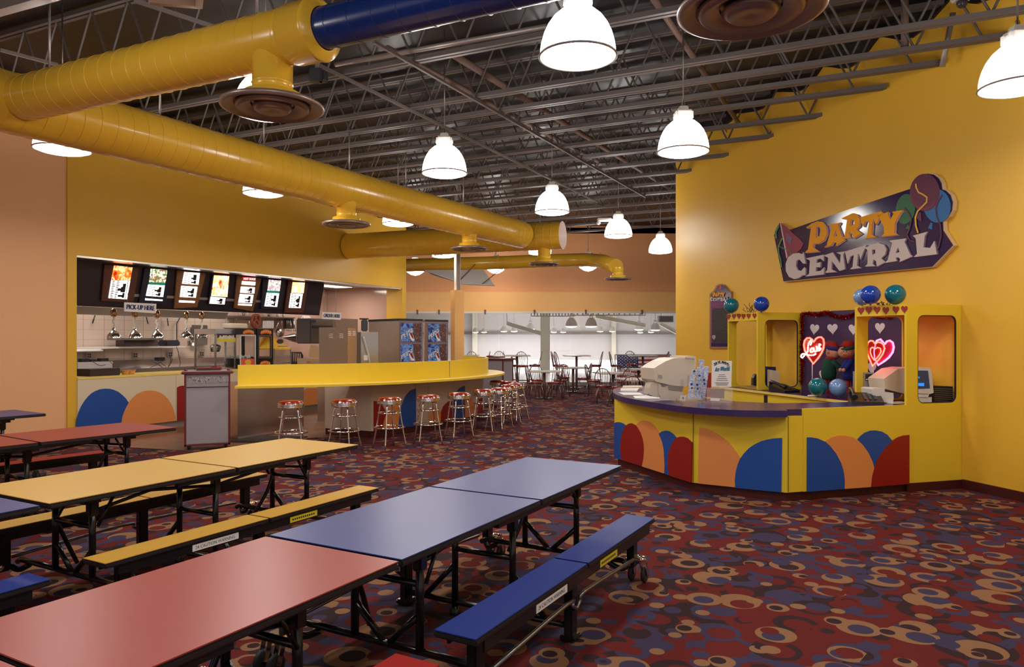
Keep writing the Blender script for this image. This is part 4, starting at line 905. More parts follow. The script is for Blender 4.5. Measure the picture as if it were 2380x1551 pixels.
def badge(t, P_, cx, cy, w_, h_, s__):
    mb = MB(); pts = []
    for i in range(13): a = PI*(1.08+.84*i/12); pts.append((cx+w_/2*math.cos(a)/.97, cy+h_*.6+h_*1.05*math.sin(a)))
    pts += [(cx+w_*.36, cy+h_*.75)]+[(cx+w_*.36*math.cos(PI*i/8), cy+h_*.75-h_*.3*math.sin(PI*i/8)) for i in range(1, 8)]+[(cx-w_*.36, cy+h_*.75)]
    mb.px(P_, pts, .008); mb.build('badge', m_flame, t)
    mb = MB(); n_ = len(s__)
    for i, ch in enumerate(s__):
        u = (i+.5)/n_-.5; x = cx+u*w_*.86; y = cy+h_*.30-h_*.42*math.cos(u*PI*.8)+h_*.05; cw = w_*.86/n_*.42; chh = h_*.26
        mb.px(P_, [(x-cw, y+chh), (x+cw*.5, y+chh), (x+cw, y-chh), (x-cw*.6, y-chh)], .002, .010)
    mb.build('badge_text', m_gold, t)
t, sa, sb, P_ = case('pretzel_warmer', 'white framed popcorn warmer with a red lower panel and black head', 558, 595, 764, 860, 11.72, .45, 14, m_bl, m_white, .18, m_bl)
badge(t, P_, 577, 771, 28, 11, 'POPCORN')
mb = MB(); mb.px(P_, [(561, 834), (591, 834), (591, 849), (561, 849)], .01); mb.build('red_panel', mat('warm_red', srgb(226, 88, 64), .5), t)
mb = MB(); mb.px(P_, ell(575.5, 842, 7, 6.5), .004, .01); mb.px(P_, [(570, 848.5), (581, 848.5), (581, 846), (570, 846)], .003, .014); mb.build('emblem', m_gold, t)
mb = MB()
for i in range(34): mb.ball(K(sa+.05+random.random()*(sb-sa-.1), 11.82+random.random()*.25, 1.215+random.random()*.05), .028, 6)
o = mb.build('popcorn', m_paper, t); o['kind'] = 'stuff'
t, sa, sb, P_ = case('hot_case', 'tall black glass warmer case with flame badges', 597, 635, 765, 860, 11.70, .45, 15, m_bl, m_bl, .2, m_bl, .05)
badge(t, P_, 617.5, 771, 28, 11, 'NACHOS'); badge(t, P_, 616, 843, 26, 10, 'NACHOS')
mb = MB()
for a in (((602, 781), (630, 781)), ((602, 832), (630, 832)), ((602, 781), (602, 832)), ((630, 781), (630, 832))): mb.bar(P_.hit(*a[0], .005), P_.hit(*a[1], .005), .008)
mb.build('door_frame', m_galv, t)
# hanging pretzel
P_ = KP(12.0); t = thing('pretzel_sign', 'big brown pretzel hanging above the warmer cases', 'pretzel', tuple(P_.hit(594, 765)))
mb = MB(); pz = z7([(1040, 250), (1000, 190), (995, 100), (1015, 45), (1040, 30), (1065, 60), (1060, 110), (1030, 160), (1050, 215), (1090, 225), (1120, 190), (1090, 130), (1050, 80), (1075, 35), (1110, 30), (1135, 70), (1140, 150), (1120, 215), (1070, 250), (1040, 250)])
mb.tube([P_.hit(*p) for p in smooth([Vector(p) for p in pz], 3)], .034, 8); mb.build('pretzel', mat('pretzel_crust', srgb(150, 70, 46), .35), t)
mb = MB(); q = P_.hit(594, 733); mb.tube([q, V(q.x, q.y, 3.0)], .004, 5); mb.build('cord', m_blk, t)
# yellow topped case
P_ = KP(11.95); t = thing('nacho_case', 'glass case with a yellow pyramid top at the right of the warmers', 'food case', tuple(P_.hit(655, 855)))
sa, sb = P_.hit(637, 800).dot(dK), P_.hit(677, 800).dot(dK)
mb = MB(); zt, zm = P_.hit(640, 783).z, P_.hit(655, 810).z
b4 = [K(sa, 11.95, zm), K(sb, 11.95, zm), K(sb, 12.45, zm), K(sa, 12.45, zm)]; t4 = [K(sa+.12, 12.1, zt), K(sb-.5, 12.1, zt), K(sb-.5, 12.3, zt), K(sa+.12, 12.3, zt)]
mb.add(b4+t4, [(0, 1, 2, 3), (4, 5, 6, 7), (0, 1, 5, 4), (1, 2, 6, 5), (2, 3, 7, 6), (3, 0, 4, 7)]); kb(mb, sa, sb, 11.95, 12.45, zm-.03, zm); mb.build('pyramid_top', mat('case_yellow', srgb(240, 190, 30), .4), t)
mb = MB()
for a in (sa, sb-.02):
    for e in (11.95, 12.43): kb(mb, a, a+.02, e, e+.02, 1.0, zm)
kb(mb, sa, sb, 11.95, 12.45, 1.0, 1.06); kb(mb, sa, sb, 11.95, 12.45, 1.2, 1.215); mb.build('case_frame', m_steel, t)
mb = MB(); kb(mb, sa+.02, sb-.02, 11.955, 11.96, 1.06, zm-.03); mb.build('case_glass', m_glass2, t)
mb = MB(); Pq = Plane(b4[0], (b4[1]-b4[0]).cross(t4[0]-b4[0])); mb.px(Pq, ell(651, 794, 8, 5.5), .004); mb.px(Pq, [(645, 806), (668, 806), (668, 805), (645, 805)], .002, .004); mb.build('emblem', m_dbrown, t)
# utensil shelf on the back wall
P_ = KP(13.9); mb = MB(); sa, sb = P_.hit(545, 740).dot(dK), P_.hit(680, 740).dot(dK); zs = P_.hit(620, 736).z
t = thing('utensil_shelf', 'dark steel wall shelf with hanging utensils above the cases', 'shelf', tuple(K((sa+sb)/2, 14, zs))); kb(mb, sa, sb, 13.8, 14.165, zs-.03, zs); kb(mb, sb-.04, sb, 13.85, 14.165, zs-.3, zs); mb.build('shelf_board', m_dsteel, t)
mb = MB(); mb.tube([P_.hit(548, 742), P_.hit(676, 745)], .012); mb.build('hook_rail', m_dsteel, t)
P_ = KP(13.85)
for i in range(9):
    px = 611+i*2.9; mb = MB(); mb.px(P_, [(px, 746), (px+1.3, 746), (px+.8, 763), (px-.6, 763)], .01); tag(mb.build('serving_spoon', m_paper), 'pale slim serving tool on the kitchen shelf rail, %s from the left' % names[i], 'utensil', 'pale tools hanging in a row from the shelf')
mb = MB(); q = P_.hit(651.5, 774); Mq = Matrix((dK, V(0, 0, 1), -nK)).transposed().to_4x4()
mb.lathe([(.002, .03), (.10, .03), (.105, 0), (.115, -.05), (.108, -.05), (.1, .02)], q, 24, Mq); mb.tube([P_.hit(642, 765), P_.hit(647, 748)], .014); tag(mb.build('hanging_pan', m_steel), 'round steel pan hanging left of the metal funnel', 'pan')
mb = MB(); a, b = P_.hit(656, 784), P_.hit(682, 785)
dd = (b-a).normalized(); x_ = V(0, 0, 1).cross(dd).normalized(); Mf = Matrix((x_, dd.cross(x_), dd)).transposed().to_4x4(); mb.lathe([(.006, 0), (.11, (b-a).length*.92), (.118, (b-a).length), (.105, (b-a).length*.94)], a, 24, Mf); mb.tube([P_.hit(678, 772), P_.hit(676, 750)], .008); tag(mb.build('funnel_strainer', m_steel), 'big conical steel strainer hanging on its side', 'strainer')
mb = MB(); mb.lathe([(.12, 0), (.125, .02), (.11, -.04), (.06, -.08), (.002, -.09)], P_.hit(687, 786), 20, Mf); mb.tube([P_.hit(688, 772), P_.hit(682, 748)], .008); tag(mb.build('hanging_bowl', m_steel), 'steel strainer bowl right of the conical strainer', 'strainer')
for i, px in enumerate((655, 667, 671, 675, 683, 579)):
    mb = MB(); mb.tube([P_.hit(px, 743), P_.hit(px+1, 766)], .006, 5); mb.ball(P_.hit(px+1, 768), .03, 8, (1, .5, 1)); tag(mb.build('ladle', m_steel), ('thin steel ladle just left of the hanging pan handle', 'thin steel ladle left of the conical strainer', 'thin steel ladle above the conical strainer, left one', 'thin steel ladle above the conical strainer, right one', 'thin steel ladle left of the strainer bowl', 'thin steel ladle at the left end by the pretzel')[i], 'utensil', 'ladles hanging from the kitchen shelf')
kitem('white_tub', 'white tub between the popcorn machine and the pretzel', 'tub', m_beige, 537, 752, 577, 764, 13.4, .3, .02)
for i, (x0, x1) in enumerate(((556, 560), (563, 569), (574, 577), (611, 615), (622, 629), (642, 650), (656, 662))):
    q = KP(14.0).hit((x0+x1)/2, 734); q.z = zs; mb = MB(); r_ = (x1-x0)/2*q.y/F; mb.lathe([(.002, 0), (r_, 0), (r_, .11), (r_*.6, .14), (r_*.6, .17), (.002, .17)], q, 12); tag(mb.build('shelf_jar', (m_beige, m_steel, m_white)[i % 3]), 'small container on the utensil shelf, %s from the left' % names[i], 'container', 'containers on the utensil shelf')
kitem('paper_dispenser', 'white rounded paper dispenser on the pink wall panel', 'dispenser', m_white, 703, 734, 725, 763, 13.98, .16, .04)
mb = MB(); P_ = KP(13.3)
for x in range(680, 703, 4): mb.tube([P_.hit(x, 818), P_.hit(x+1, 842)], .012, 5)
mb.tube([P_.hit(678, 850), P_.hit(678, 819), P_.hit(700, 821), P_.hit(703, 826), P_.hit(703, 850)], .018, 6); mb.px(P_, [(677, 840), (704, 842), (704, 850), (677, 848)], .05); tag(mb.build('rack_back', mat('rack_dark', srgb(60, 52, 54), .4)), 'dark slatted chair back standing behind the yellow topped case', 'chair back')
t = kitem('drink_machine', 'dark grey drink machine with a black slot on the pink wall', 'machine', mat('machine_grey', srgb(98, 92, 92), .35, .5), 722, 741, 778, 799, 13.0, .5, .03)
o = kitem('slot', None, None, m_blk, 726, 757, 774, 764, 12.985, .02); o.parent = t; o.matrix_parent_inverse = Matrix.Translation(-t.location)
o = kitem('badge', None, None, m_blk, 727, 744, 735, 749, 12.985, .02); o.parent = t; o.matrix_parent_inverse = Matrix.Translation(-t.location)
m_card = mat('cardboard', srgb(176, 146, 116), .7)
kitem('carton_panel', 'taupe board leaning behind the ORDER HERE sign', 'board', mat('taupe_board', srgb(146, 122, 108), .6), 779, 741, 832, 775, 12.4, .08)
mb = MB(); P_ = KP(12.3); mb.px(P_, [(721, 801), (737, 806), (741, 833), (716, 830)], .03); mb.px(P_, [(713, 833), (756, 836), (756, 862), (713, 860)], .3, -.3); mb.px(P_, [(713, 833), (722, 836), (720, 841), (713, 840)], .03); tag(mb.build('open_carton', m_card), 'open cardboard box with a raised flap left of the stainless box', 'carton')
# boxes inside the bar
def pbox(mb, L, Cn, R, zb, zt):
    a, b, c = [V((p[0]-CX)*p[1]/F, p[1], 0) for p in (L, Cn, R)]; d = a+c-b; mb.prism([(q.x, q.y) for q in (a, b, c, d)], zb, zt); return a, b, c
t = thing('service_cabinet', 'stainless cabinet inside the bar under the steel food machines', 'cabinet', (-3.1, 14.6, 0)); mb = MB(); pbox(mb, (738, 14.3), (815, 13.75), (890, 15.3), .0, .92); mb.build('cabinet_body', m_steel, t); mb = MB(); pbox(mb, (736, 14.3), (815, 13.72), (892, 15.3), .92, .95); mb.build('cabinet_top', m_steel, t)
t = thing('ice_machine', 'square stainless machine with louvres and a tan side inside the bar', 'machine', (-3.2, 14.2, .95)); mb = MB(); zt = H+(HY-761)*13.95/F; a, b, c = pbox(mb, (741.5, 14.25), (807, 13.95), (828, 14.45), .95, zt); mb.build('machine_body', m_steel, t)
PL, PR_ = vplane(a, b), vplane(b, c); mb = MB(); mb.px(PR_, [(808, 762), (827, 763), (827, 846), (808, 846)], .003); mb.build('side_panel', mat('tan_panel', srgb(170, 128, 82), .5), t)
mb = MB()
for x in (765, 789):
    for y in (776, 780, 784): mb.px(PL, [(x, y), (x+8, y+.4), (x+8, y+2), (x, y+1.6)], .006)
for x in (809, 819.5):
    for y in (770, 774, 778): mb.px(PR_, [(x, y), (x+6.5, y+.3), (x+6.5, y+2.4), (x, y+2.1)], .008)
mb.build('louvre', m_white, t)
t = thing('steel_dispenser', 'narrow stainless dispenser with a white hose beside the louvred machine', 'machine', (-2.9, 15.0, .95)); mb = MB(); zt = H+(HY-772)*14.85/F; a, b, c = pbox(mb, (829, 15.1), (839, 14.85), (879, 15.25), .95, zt); mb.build('machine_body', m_steel, t)
PL, PR_ = vplane(a, b), vplane(b, c); mb = MB(); mb.px(PL, [(829, 773), (838.5, 773), (838.5, 846), (829, 846)], .003); mb.build('dark_side', m_dsteel, t)
mb = MB(); mb.tube([PR_.hit(*p, .03) for p in smooth([Vector(p) for p in ((845, 782), (850, 800), (856, 822), (860, 846))], 3)], .010, 6); mb.px(PR_, [(845, 826), (854, 826), (854, 838), (845, 838)], .01); mb.build('hose', m_white, t)
m_panel = photo_mat('drink_art', [srgb(12, 30, 90), srgb(24, 56, 140), srgb(110, 150, 210), srgb(20, 46, 120), srgb(16, 26, 70)], 7, .1)
m_cola = photo_mat('cola_art', [srgb(40, 20, 22), srgb(110, 60, 44), srgb(30, 16, 20), srgb(170, 130, 110)], 16, .15)
m_mauve = mat('cooler_trim', srgb(140, 112, 110), .4, .4)
def cooler(lab, L, Cn, R, ytop, xs, ys):
    t = thing('drink_cooler', lab, 'drink cooler', (-2.3, Cn[1]+.5, 0), 0, 'drink coolers behind the bar'); mb = MB(); zt = H+(HY-ytop)*Cn[1]/F; a, b, c = pbox(mb, L, Cn, R, 0.02, zt); mb.build('cooler_body', m_steel, t)
    mb = MB(); pbox(mb, (L[0]-1, L[1]+.02), (Cn[0], Cn[1]-.03), (R[0]+1, R[1]), zt, zt+.05); mb.build('cooler_top', m_blk, t)
    P_ = vplane(b, c); mb = MB(); mb.px(P_, [(Cn[0]+.4, ytop+1), (R[0]-.4, ytop+2), (R[0]-.4, 853), (Cn[0]+.4, 853)], .01); mb.build('front_frame', m_mauve, t)
    x0, x1 = xs
    for y0, y1 in ys:
        w_ = x1-x0; mb = MB(); mb.px(P_, [(x0, y0), (x1, y0+.5), (x1, y1), (x0, y1)], .008, .01); pn = mb.build('art_panel', m_panel, t)
        X = lambda u: x0+u*w_
        Y = lambda v: y0+v*(y1-y0)
        mb = MB(); mb.px(P_, [(X(.60), Y(.02)), (X(.97), Y(.02)), (X(.97), Y(.98)), (X(.72), Y(.98)), (X(.62), Y(.5))], .002, .018); mb.build('cola_glass', m_cola, pn)
        mb = MB(); text_px(mb, P_, 'PEPSI', [(X(.03), Y(.86)), (X(.56), Y(.48)), (X(.52), Y(.26)), (X(-.01+.02), Y(.64))], .022, .006); mb.build('lettering', m_paper, pn)
        mb = MB(); mb.px(P_, [(X(.38), Y(.56)), (X(.52), Y(.48)), (X(.62), Y(.70)), (X(.66), Y(.93)), (X(.52), Y(.95)), (X(.44), Y(.78))], .002, .0202); mb.build('globe_white', m_paper, pn)
        mb = MB(); mb.px(P_, [(X(.42), Y(.55)), (X(.52), Y(.50)), (X(.60), Y(.70)), (X(.62), Y(.86)), (X(.52), Y(.76))], .003, .0212); mb.build('globe_red', m_cr, pn)
    return t
cooler('left drink cooler with blue drink panels and a stainless side', (857, 16.7), (927.5, 15.7), (982, 16.25), 746, (930.6, 978), ((751, 795), (799.5, 841)))
cooler('right drink cooler with blue drink panels, next to the peach column', (984.5, 17.2), (988, 16.35), (1041, 16.9), 748, (994, 1036.5), ((753, 795), (799.5, 841)))
mb = MB(); q = Z(847, 757, 15.6); mb.rbox(q, (.14, .2, .25), .02, rotz(.2)); mb.rbox(q+V(-.01, 0, .14), (.2, .22, .03), .01, rotz(.2)); tag(mb.build('scoop_box', m_blk), 'small black box at the top left of the drink coolers', 'box')
mb = MB(); mb.bar(q+V(.0, .1, -.3), q+V(.0, .12, -1.9), .06); mb.build('stand', m_blk, bpy.data.objects['scoop_box'])
# unseen light panels, added to brighten the kitchen interior
for i, (s_c, c_c, l) in enumerate(((s1+1.6, 13.2, 'added unseen fill light over the near end of the kitchen'), (s1+4.6, 13.2, 'added unseen fill light over the middle of the kitchen'), (s1+7.6, 12.9, 'added unseen fill light over the far end of the kitchen'))):
    q = K(s_c, c_c, 3.0); t = thing('unseen_fill_light', l, 'fill light', tuple(q), math.atan2(dK.y, dK.x)); mb = MB(); mb.box((0, 0, 0), (1.2, .55, .035)); mb.build('light_tray', m_white, t, False)
    mb = MB(); mb.box((0, 0, -.02), (1.14, .49, .008)); mb.build('light_diffuser', m_lit, t, False)
    l_ = bpy.data.lights.new('fill_glow', 'AREA'); l_.shape = 'RECTANGLE'; l_.size = 1.1; l_.size_y = .45; l_.energy = KITCHEN_W; l_.color = (1, .88, .80); lo = bpy.data.objects.new('fill_glow', l_); C.objects.link(lo); lo.parent = t; lo.location = (0, 0, -.03)
# ------------------------------------------------------------------ party counter
def Wo(o): return Plane(Wp(0, o, 0), nW)
zs_ = lambda s, ox, oy: (lambda pts: [(ox+x/s, oy+y/s) for x, y in pts])
za = zs_(4.082, 1420, 780); zb = zs_(3.84, 1640, 640); zc = zs_(8.617, 1640, 650); zd = zs_(5.966, 1840, 700); ze = zs_(4.103, 1800, 880); zg = zs_(4.76, 1760, 380)
BT = 1.985; BD = .745
desk = thing('party_counter', 'yellow party counter with a purple top and coloured arcs, beneath the big sign', 'counter', (2.7, 8.0, 0))
fA, fB, fC, fD = V(4.186, 7.755, 0), V(2.736, 7.29, 0), V(1.92, 7.80, 0), V(1.32, 9.43, 0)
ring = [(4.186, 7.755), (2.736, 7.29), (1.92, 7.80), (1.32, 9.43), (1.80, 9.62), (2.32, 8.30), (2.85, 7.90), (4.03, 8.25)]
mb = MB(); mb.prism(ring, .093, .855); mb.build('counter_body', m_yel, desk)
mb = MB(); mb.prism([(4.19, 7.79), (2.745, 7.325), (1.95, 7.82), (1.36, 9.38), (1.78, 9.55), (2.29, 8.30), (2.85, 7.93), (4.03, 8.22)], 0, .093); mb.build('toe_kick', m_base, desk)
arcp = smooth([Vector(p) for p in [(1.72, 10.85), (1.46, 10.35), (1.33, 9.62), (1.345, 8.9), (1.50, 8.32), (1.714, 7.78), (1.90, 7.50), (2.16, 7.295), (2.43, 7.215), (2.715, 7.205)]], 5)
slab = [tuple(p) for p in arcp]+[(2.745, 7.335), (2.90, 7.36), (4.16, 7.765), (4.03, 8.22), (3.4, 8.10), (2.9, 8.02), (2.55, 8.22), (2.2, 8.85), (2.10, 9.8), (2.05, 10.5), (1.95, 10.9)]
mb = MB(); mb.prism(slab, .855, .92); mb.build('counter_top', m_pur, desk)
F1 = vplane(fA, fB); F2 = vplane(fB, fC); F3 = vplane(fC, fD)
def ptpx(q): return CX+F*q.x/q.y
a_ = F1.hit(1866, 800); mb = MB(); u_ = (fA-a_); u_.z = 0
n1 = F1.n; p4 = [V(a_.x, a_.y, 0)+n1*.012, fA+n1*.012, fA-n1*.02, V(a_.x, a_.y, 0)-n1*.02]; mb.prism([(q.x, q.y) for q in p4], .093, .925); mb.build('front_panel', m_yel, desk)
def strip(pl, px, h0=.1, h1=.85): 
    q = pl.hit(px, 900, .001); return MB().box(V(q.x, q.y, (h0+h1)/2), (.005, .005, h1-h0))
for pl, px in ((F3, 1611), (F1, 1832)): strip(pl, px).build('panel_seam', m_edge, desk)
def da(pl, m, pts, off=.0): arc(desk, pl, pts, m, off, .010)
da(F1, m_cb, ze([(298, 1078), (300, 560), (345, 560), (400, 570), (462, 598), (520, 645), (575, 715), (620, 800), (645, 880), (656, 960), (655, 1050)]), .012)
da(F1, m_co, ze([(655, 1050), (656, 960), (645, 880), (620, 800), (575, 715), (520, 645), (468, 598), (530, 560), (600, 542), (665, 543), (730, 558), (780, 585), (830, 635), (880, 705), (920, 790), (936, 848), (915, 930), (903, 1032)]), .013)
da(F1, m_cb, ze([(776, 582), (810, 545), (850, 515), (900, 496), (950, 493), (1010, 505), (1060, 535), (1108, 592), (1050, 650), (1000, 710), (960, 775), (937, 845), (920, 790), (880, 705), (830, 635)]), .014)
da(F1, m_cr, ze([(903, 1032), (915, 930), (937, 845), (965, 770), (1005, 705), (1055, 645), (1110, 592), (1160, 560), (1215, 542), (1270, 537), (1269, 1002)]), .015)
da(F2, m_co, za([(840, 872), (900, 885), (960, 905), (1020, 940), (1070, 975), (1120, 1020), (1165, 1070), (1200, 1120), (1226, 1168), (1200, 1240), (1182, 1320), (1178, 1440), (830, 1404)]))
da(F2, m_cb, za([(1625, 972), (1617, 1488), (1183, 1445), (1177, 1380), (1183, 1310), (1200, 1235), (1226, 1170), (1262, 1120), (1310, 1070), (1360, 1035), (1420, 1005), (1480, 988), (1540, 977)]), .001)
da(F3, m_cb, za([(36, 830), (60, 823), (90, 823), (120, 835), (148, 856), (120, 900), (103, 960), (96, 1030), (100, 1100), (106, 1177), (36, 1160)]))
da(F3, m_cr, za([(200, 832), (235, 850), (265, 880), (290, 925), (308, 980), (318, 1035), (321, 1085), (315, 1160), (300, 1243), (106, 1178), (97, 1110), (95, 1030), (105, 960), (120, 905), (148, 855), (172, 838)]), .001)
da(F3, m_co, za([(245, 852), (265, 825), (290, 812), (320, 806), (350, 812), (385, 828), (415, 858), (445, 895), (470, 945), (492, 1010), (507, 1080), (514, 1160), (516, 1240), (512, 1311), (300, 1243), (315, 1160), (321, 1085), (318, 1035), (308, 980), (290, 925), (265, 880)]), .0)
da(F3, m_cb, za([(460, 932), (490, 910), (530, 903), (560, 910), (595, 935), (625, 970), (595, 1010), (570, 1060), (552, 1120), (545, 1190), (548, 1260), (556, 1328), (512, 1311), (516, 1240), (507, 1080), (492, 1010)]), .001)
da(F3, m_cr, za([(665, 960), (700, 962), (735, 977), (776, 1015), (772, 1397), (556, 1329), (546, 1250), (545, 1190), (552, 1120), (570, 1060), (598, 1005), (630, 970)]), .002)
# tower booths
def tower(lab, t0, hearts, low):
    t = thing('tower_booth', lab, 'booth', tuple(Wp(t0+.375, BD/2, 0)), 0, 'yellow tower booths on the party counter'); T = .02; ot = .004
    def on(px, py, tt):                                   # face across the wall: coordinates (o, h)
        P_ = Plane(Wp(tt, 0, 0), dW); q = P_.hit(px, py); return (q-W0).dot(nW), q.z
    if low: hx0, hx1, hy0, hy1 = 2133, 2223, 733, 940
    else: hx0, hx1, hy0, hy1 = 1778, 1855, 744, 905
    o0, _ = on(hx0, 800, t0); o1, _ = on(hx1, 800, t0); _, h1 = on((hx0+hx1)/2, hy0, t0); _, h0 = on((hx0+hx1)/2, hy1, t0); h0 = max(h0, .935)
    zb0 = .093 if low else .905
    out = [(ot, zb0), (BD, zb0), (BD, BT), (ot, BT)]; hole = rrect(o1, h0, o0, h1, .075)
    mb = MB(); mb.poly([out, hole], lambda x, y, o: Wp(t0+o, x, y), 0, T); mb.build('side_panel', m_yel, t)
    mb = MB(); mb.poly([rrect(o1+.0005, h0+.0005, o0-.0005, h1-.0005, .0745), rrect(o1+.009, h0+.009, o0-.009, h1-.009, .067)], lambda x, y, o: Wp(t0+o, x, y), .002, T); mb.build('edge_trim', m_edge, t)
    out2 = [(ot, .905), (BD, .905), (BD, BT), (ot, BT)]; hole2 = rrect(o1, .92, o0-.02, h1, .075)
    mb = MB(); mb.poly([out2, hole2], lambda x, y, o: Wp(t0+.75-o, x, y), 0, T); mb.build('side_panel', m_yel, t)
    hh = 1.882
    mb = MB(); mb.poly([[(t0+T, .925), (t0+.75-T, .925), (t0+.75-T, BT), (t0+T, BT)], [(t0+.028, .926), (t0+.75-.028, .926), (t0+.75-.028, hh), (t0+.028, hh)]], lambda x, y, o: Wp(x, BD-o, y), 0, T); mb.build('front_frame', m_yelp if False else m_yel, t)
    mb = MB(); p = [Wp(t0, ot, 0), Wp(t0+.75, ot, 0), Wp(t0+.75, BD, 0), Wp(t0, BD, 0)]; mb.prism([(q.x, q.y) for q in p], BT, BT+.012); mb.build('top_panel', m_yel, t)
    mb = MB(); P_ = Wo(BD)
    for (cx, cy, w_, h_) in hearts:
        mb = MB(); mb.px(P_, heart(cx, cy, w_, h_), .003, .001); mb.build('paper_heart', mat('heart_red', srgb(166, 44, 44), .55), t)
    if low:
        mb = MB(); p = [Wp(t0-.012, ot, 0), Wp(t0-.012, BD, 0), Wp(t0, BD, 0), Wp(t0, ot, 0)]; mb.prism([(q.x, q.y) for q in p], 0, .093); mb.build('base_strip', m_base, t)
    return t
tower('right yellow tower booth with red paper hearts along its head', 0.0, [(x, y, 15.5, 21) for x, y in zd([(962, 138), (1072, 130), (1185, 128), (1308, 135), (1448, 125), (1566, 120)])], True)
tower('left yellow tower booth with small red paper hearts, beside the chalkboard', 2.61, [(x, y, 9.6, 15.5) for x, y in zc([(463, 750), (570, 745), (668, 740), (762, 740), (866, 738), (982, 732)])], False)
t = thing('back_counter', 'yellow back counter with a dark purple top along the wall under the hearts', 'counter', tuple(Wp(2, .4, 0)))
def wb_(mb, ta, tb, oa, ob, ha, hb_): p = [Wp(ta, oa, 0), Wp(tb, oa, 0), Wp(tb, ob, 0), Wp(ta, ob, 0)]; mb.prism([(q.x, q.y) for q in p], ha, hb_); return mb
mb = MB(); wb_(mb, .76, 3.6, .004, .70, 0, .86); mb.build('counter_body', m_yel, t)
mb = MB(); wb_(mb, .76, 3.6, .004, .735, .86, .893); mb.build('top_edge', m_yelp, t)
mb = MB(); wb_(mb, .77, 3.6, .004, .725, .893, .9); mb.build('counter_top', m_pur, t)
mb = MB(); wb_(mb, 2.45, 2.53, .7, .703, .1, .84); mb.build('gap', m_blk, t)
mb = MB(); wb_(mb, .03, .74, .03, .72, .86, .9); mb.build('booth_shelf', m_pur, t)
# heart board on the wall
t = thing('heart_board', 'dark purple display board with white paper hearts and red tinsel', 'display board', tuple(Wp(1.7, .02, .9)))
tb0, tb1 = .79, 2.60
mb = MB(); wb_(mb, tb0, 2.60, .004, .03, .9, 2.0); mb.build('board', m_purp, t)
PB = Wo(.03)
for cx, cy, w_, h_, r_ in [(318, 395, 21, 29, .12), (570, 390, 24, 29, -.06), (860, 398, 23, 29, .05), (1228, 378, 23, 30, 0), (418, 1020, 12, 22, .1), (1115, 935, 20, 32, .1)]:
    (x, y), = zd([(cx, cy)]); mb = MB(); mb.px(PB, heart(x, y, w_, h_, rot=r_), .004, .001); mb.build('white_heart', mat('heart_white', srgb(232, 218, 222), .6), t)
m_tin = mat('tinsel_red', srgb(160, 16, 12), .22, .7)
def tinsel(path, n, r):
    mb = MB(); P = [PB.hit(*p, .03) for p in smooth([Vector(p) for p in path], 4)]
    for i in range(n):
        k = random.random()*(len(P)-1.001); j = int(k); c_ = P[j].lerp(P[j+1], k-j); d = V(random.gauss(0, 1), random.gauss(0, .5), random.gauss(0, 1)).normalized()*r*random.uniform(.5, 1.1); s__ = V(random.gauss(0, 1), random.gauss(0, 1), random.gauss(0, 1)).normalized()*.006
        if (c_+d-PB.p).dot(PB.n) < .002: d = d-PB.n*2*d.dot(PB.n)
        mb.add([c_-s__, c_+s__, c_+d+s__*.4, c_+d-s__*.4], [(0, 1, 2, 3)])
    mb.tube(P, .008, 5); return mb
o = tinsel(zd([(150, 175), (250, 175), (370, 190), (460, 160), (520, 170), (580, 205), (680, 225), (800, 205), (900, 165)]), 900, .045).build('tinsel_garland', m_tin, t); o['kind'] = 'stuff'
o = tinsel(zd([(145, 180), (150, 400), (140, 700), (150, 900), (140, 1150)]), 900, .05).build('tinsel_garland', m_tin, t); o['kind'] = 'stuff'
o = tinsel(zd([(1130, 215), (1250, 232), (1380, 222), (1500, 800), (1490, 920)][:3]), 160, .03).build('tinsel_garland', m_tin, t); o['kind'] = 'stuff'
# lit heart signs
def bulbs(mb, pts, P_, r=.009, off=.01, closed=True):
    n_ = len(pts)
    for p in pts: mb.ball(P_.hit(*p, off), r, 6)
m_bred = mat('bulb_red', (1, .3, .25), .3, emit=(1, .12, .08), es=4.5); m_bpink = mat('bulb_pink', (1, .4, .6), .3, emit=(1, .10, .25), es=4.5); m_bw = mat('bulb_white', (1, .9, .8), .3, emit=(1, .75, .55), es=5); m_hr = mat('heart_back', srgb(150, 20, 16), .3, alpha=.75); m_hp = mat('heart_back_pink', srgb(190, 30, 90), .3, alpha=.8)
def walk(pts, step):
    out = []; acc = 0
    for i in range(len(pts)):
        a, b = Vector(pts[i]), Vector(pts[(i+1) % len(pts)]); d = (b-a).length
        while acc < d: out.append(tuple(a.lerp(b, acc/d))); acc += step
        acc -= d
    return out
PH = Plane(Z(1890, 850, 9.25), V(0, 1, 0))
t = thing('love_heart_light', 'lit red heart sign with the word Love in white bulbs', 'lit sign', tuple(Z(1888, 912, 9.25)))
lh = zd([(300, 870), (250, 800), (205, 740), (180, 680), (168, 610), (180, 550), (210, 515), (250, 512), (285, 535), (305, 570), (335, 525), (370, 503), (410, 500), (440, 530), (450, 590), (440, 660), (415, 720), (370, 790)])
mb = MB(); mb.px(PH, lh, .006); mb.build('heart_plate', m_hr, t)
mb = MB(); mb.tube([PH.hit(*p, .012) for p in lh], .014, 6, closed=True); mb.build('heart_rim', mat('rim_glow_red', (1, .1, .08), .3, emit=(1, .08, .05), es=1.2), t)
mb = MB(); bulbs(mb, walk(lh, 3.2), PH, .0085, .022); mb.build('red_bulbs', m_bred, t)['kind'] = 'stuff'
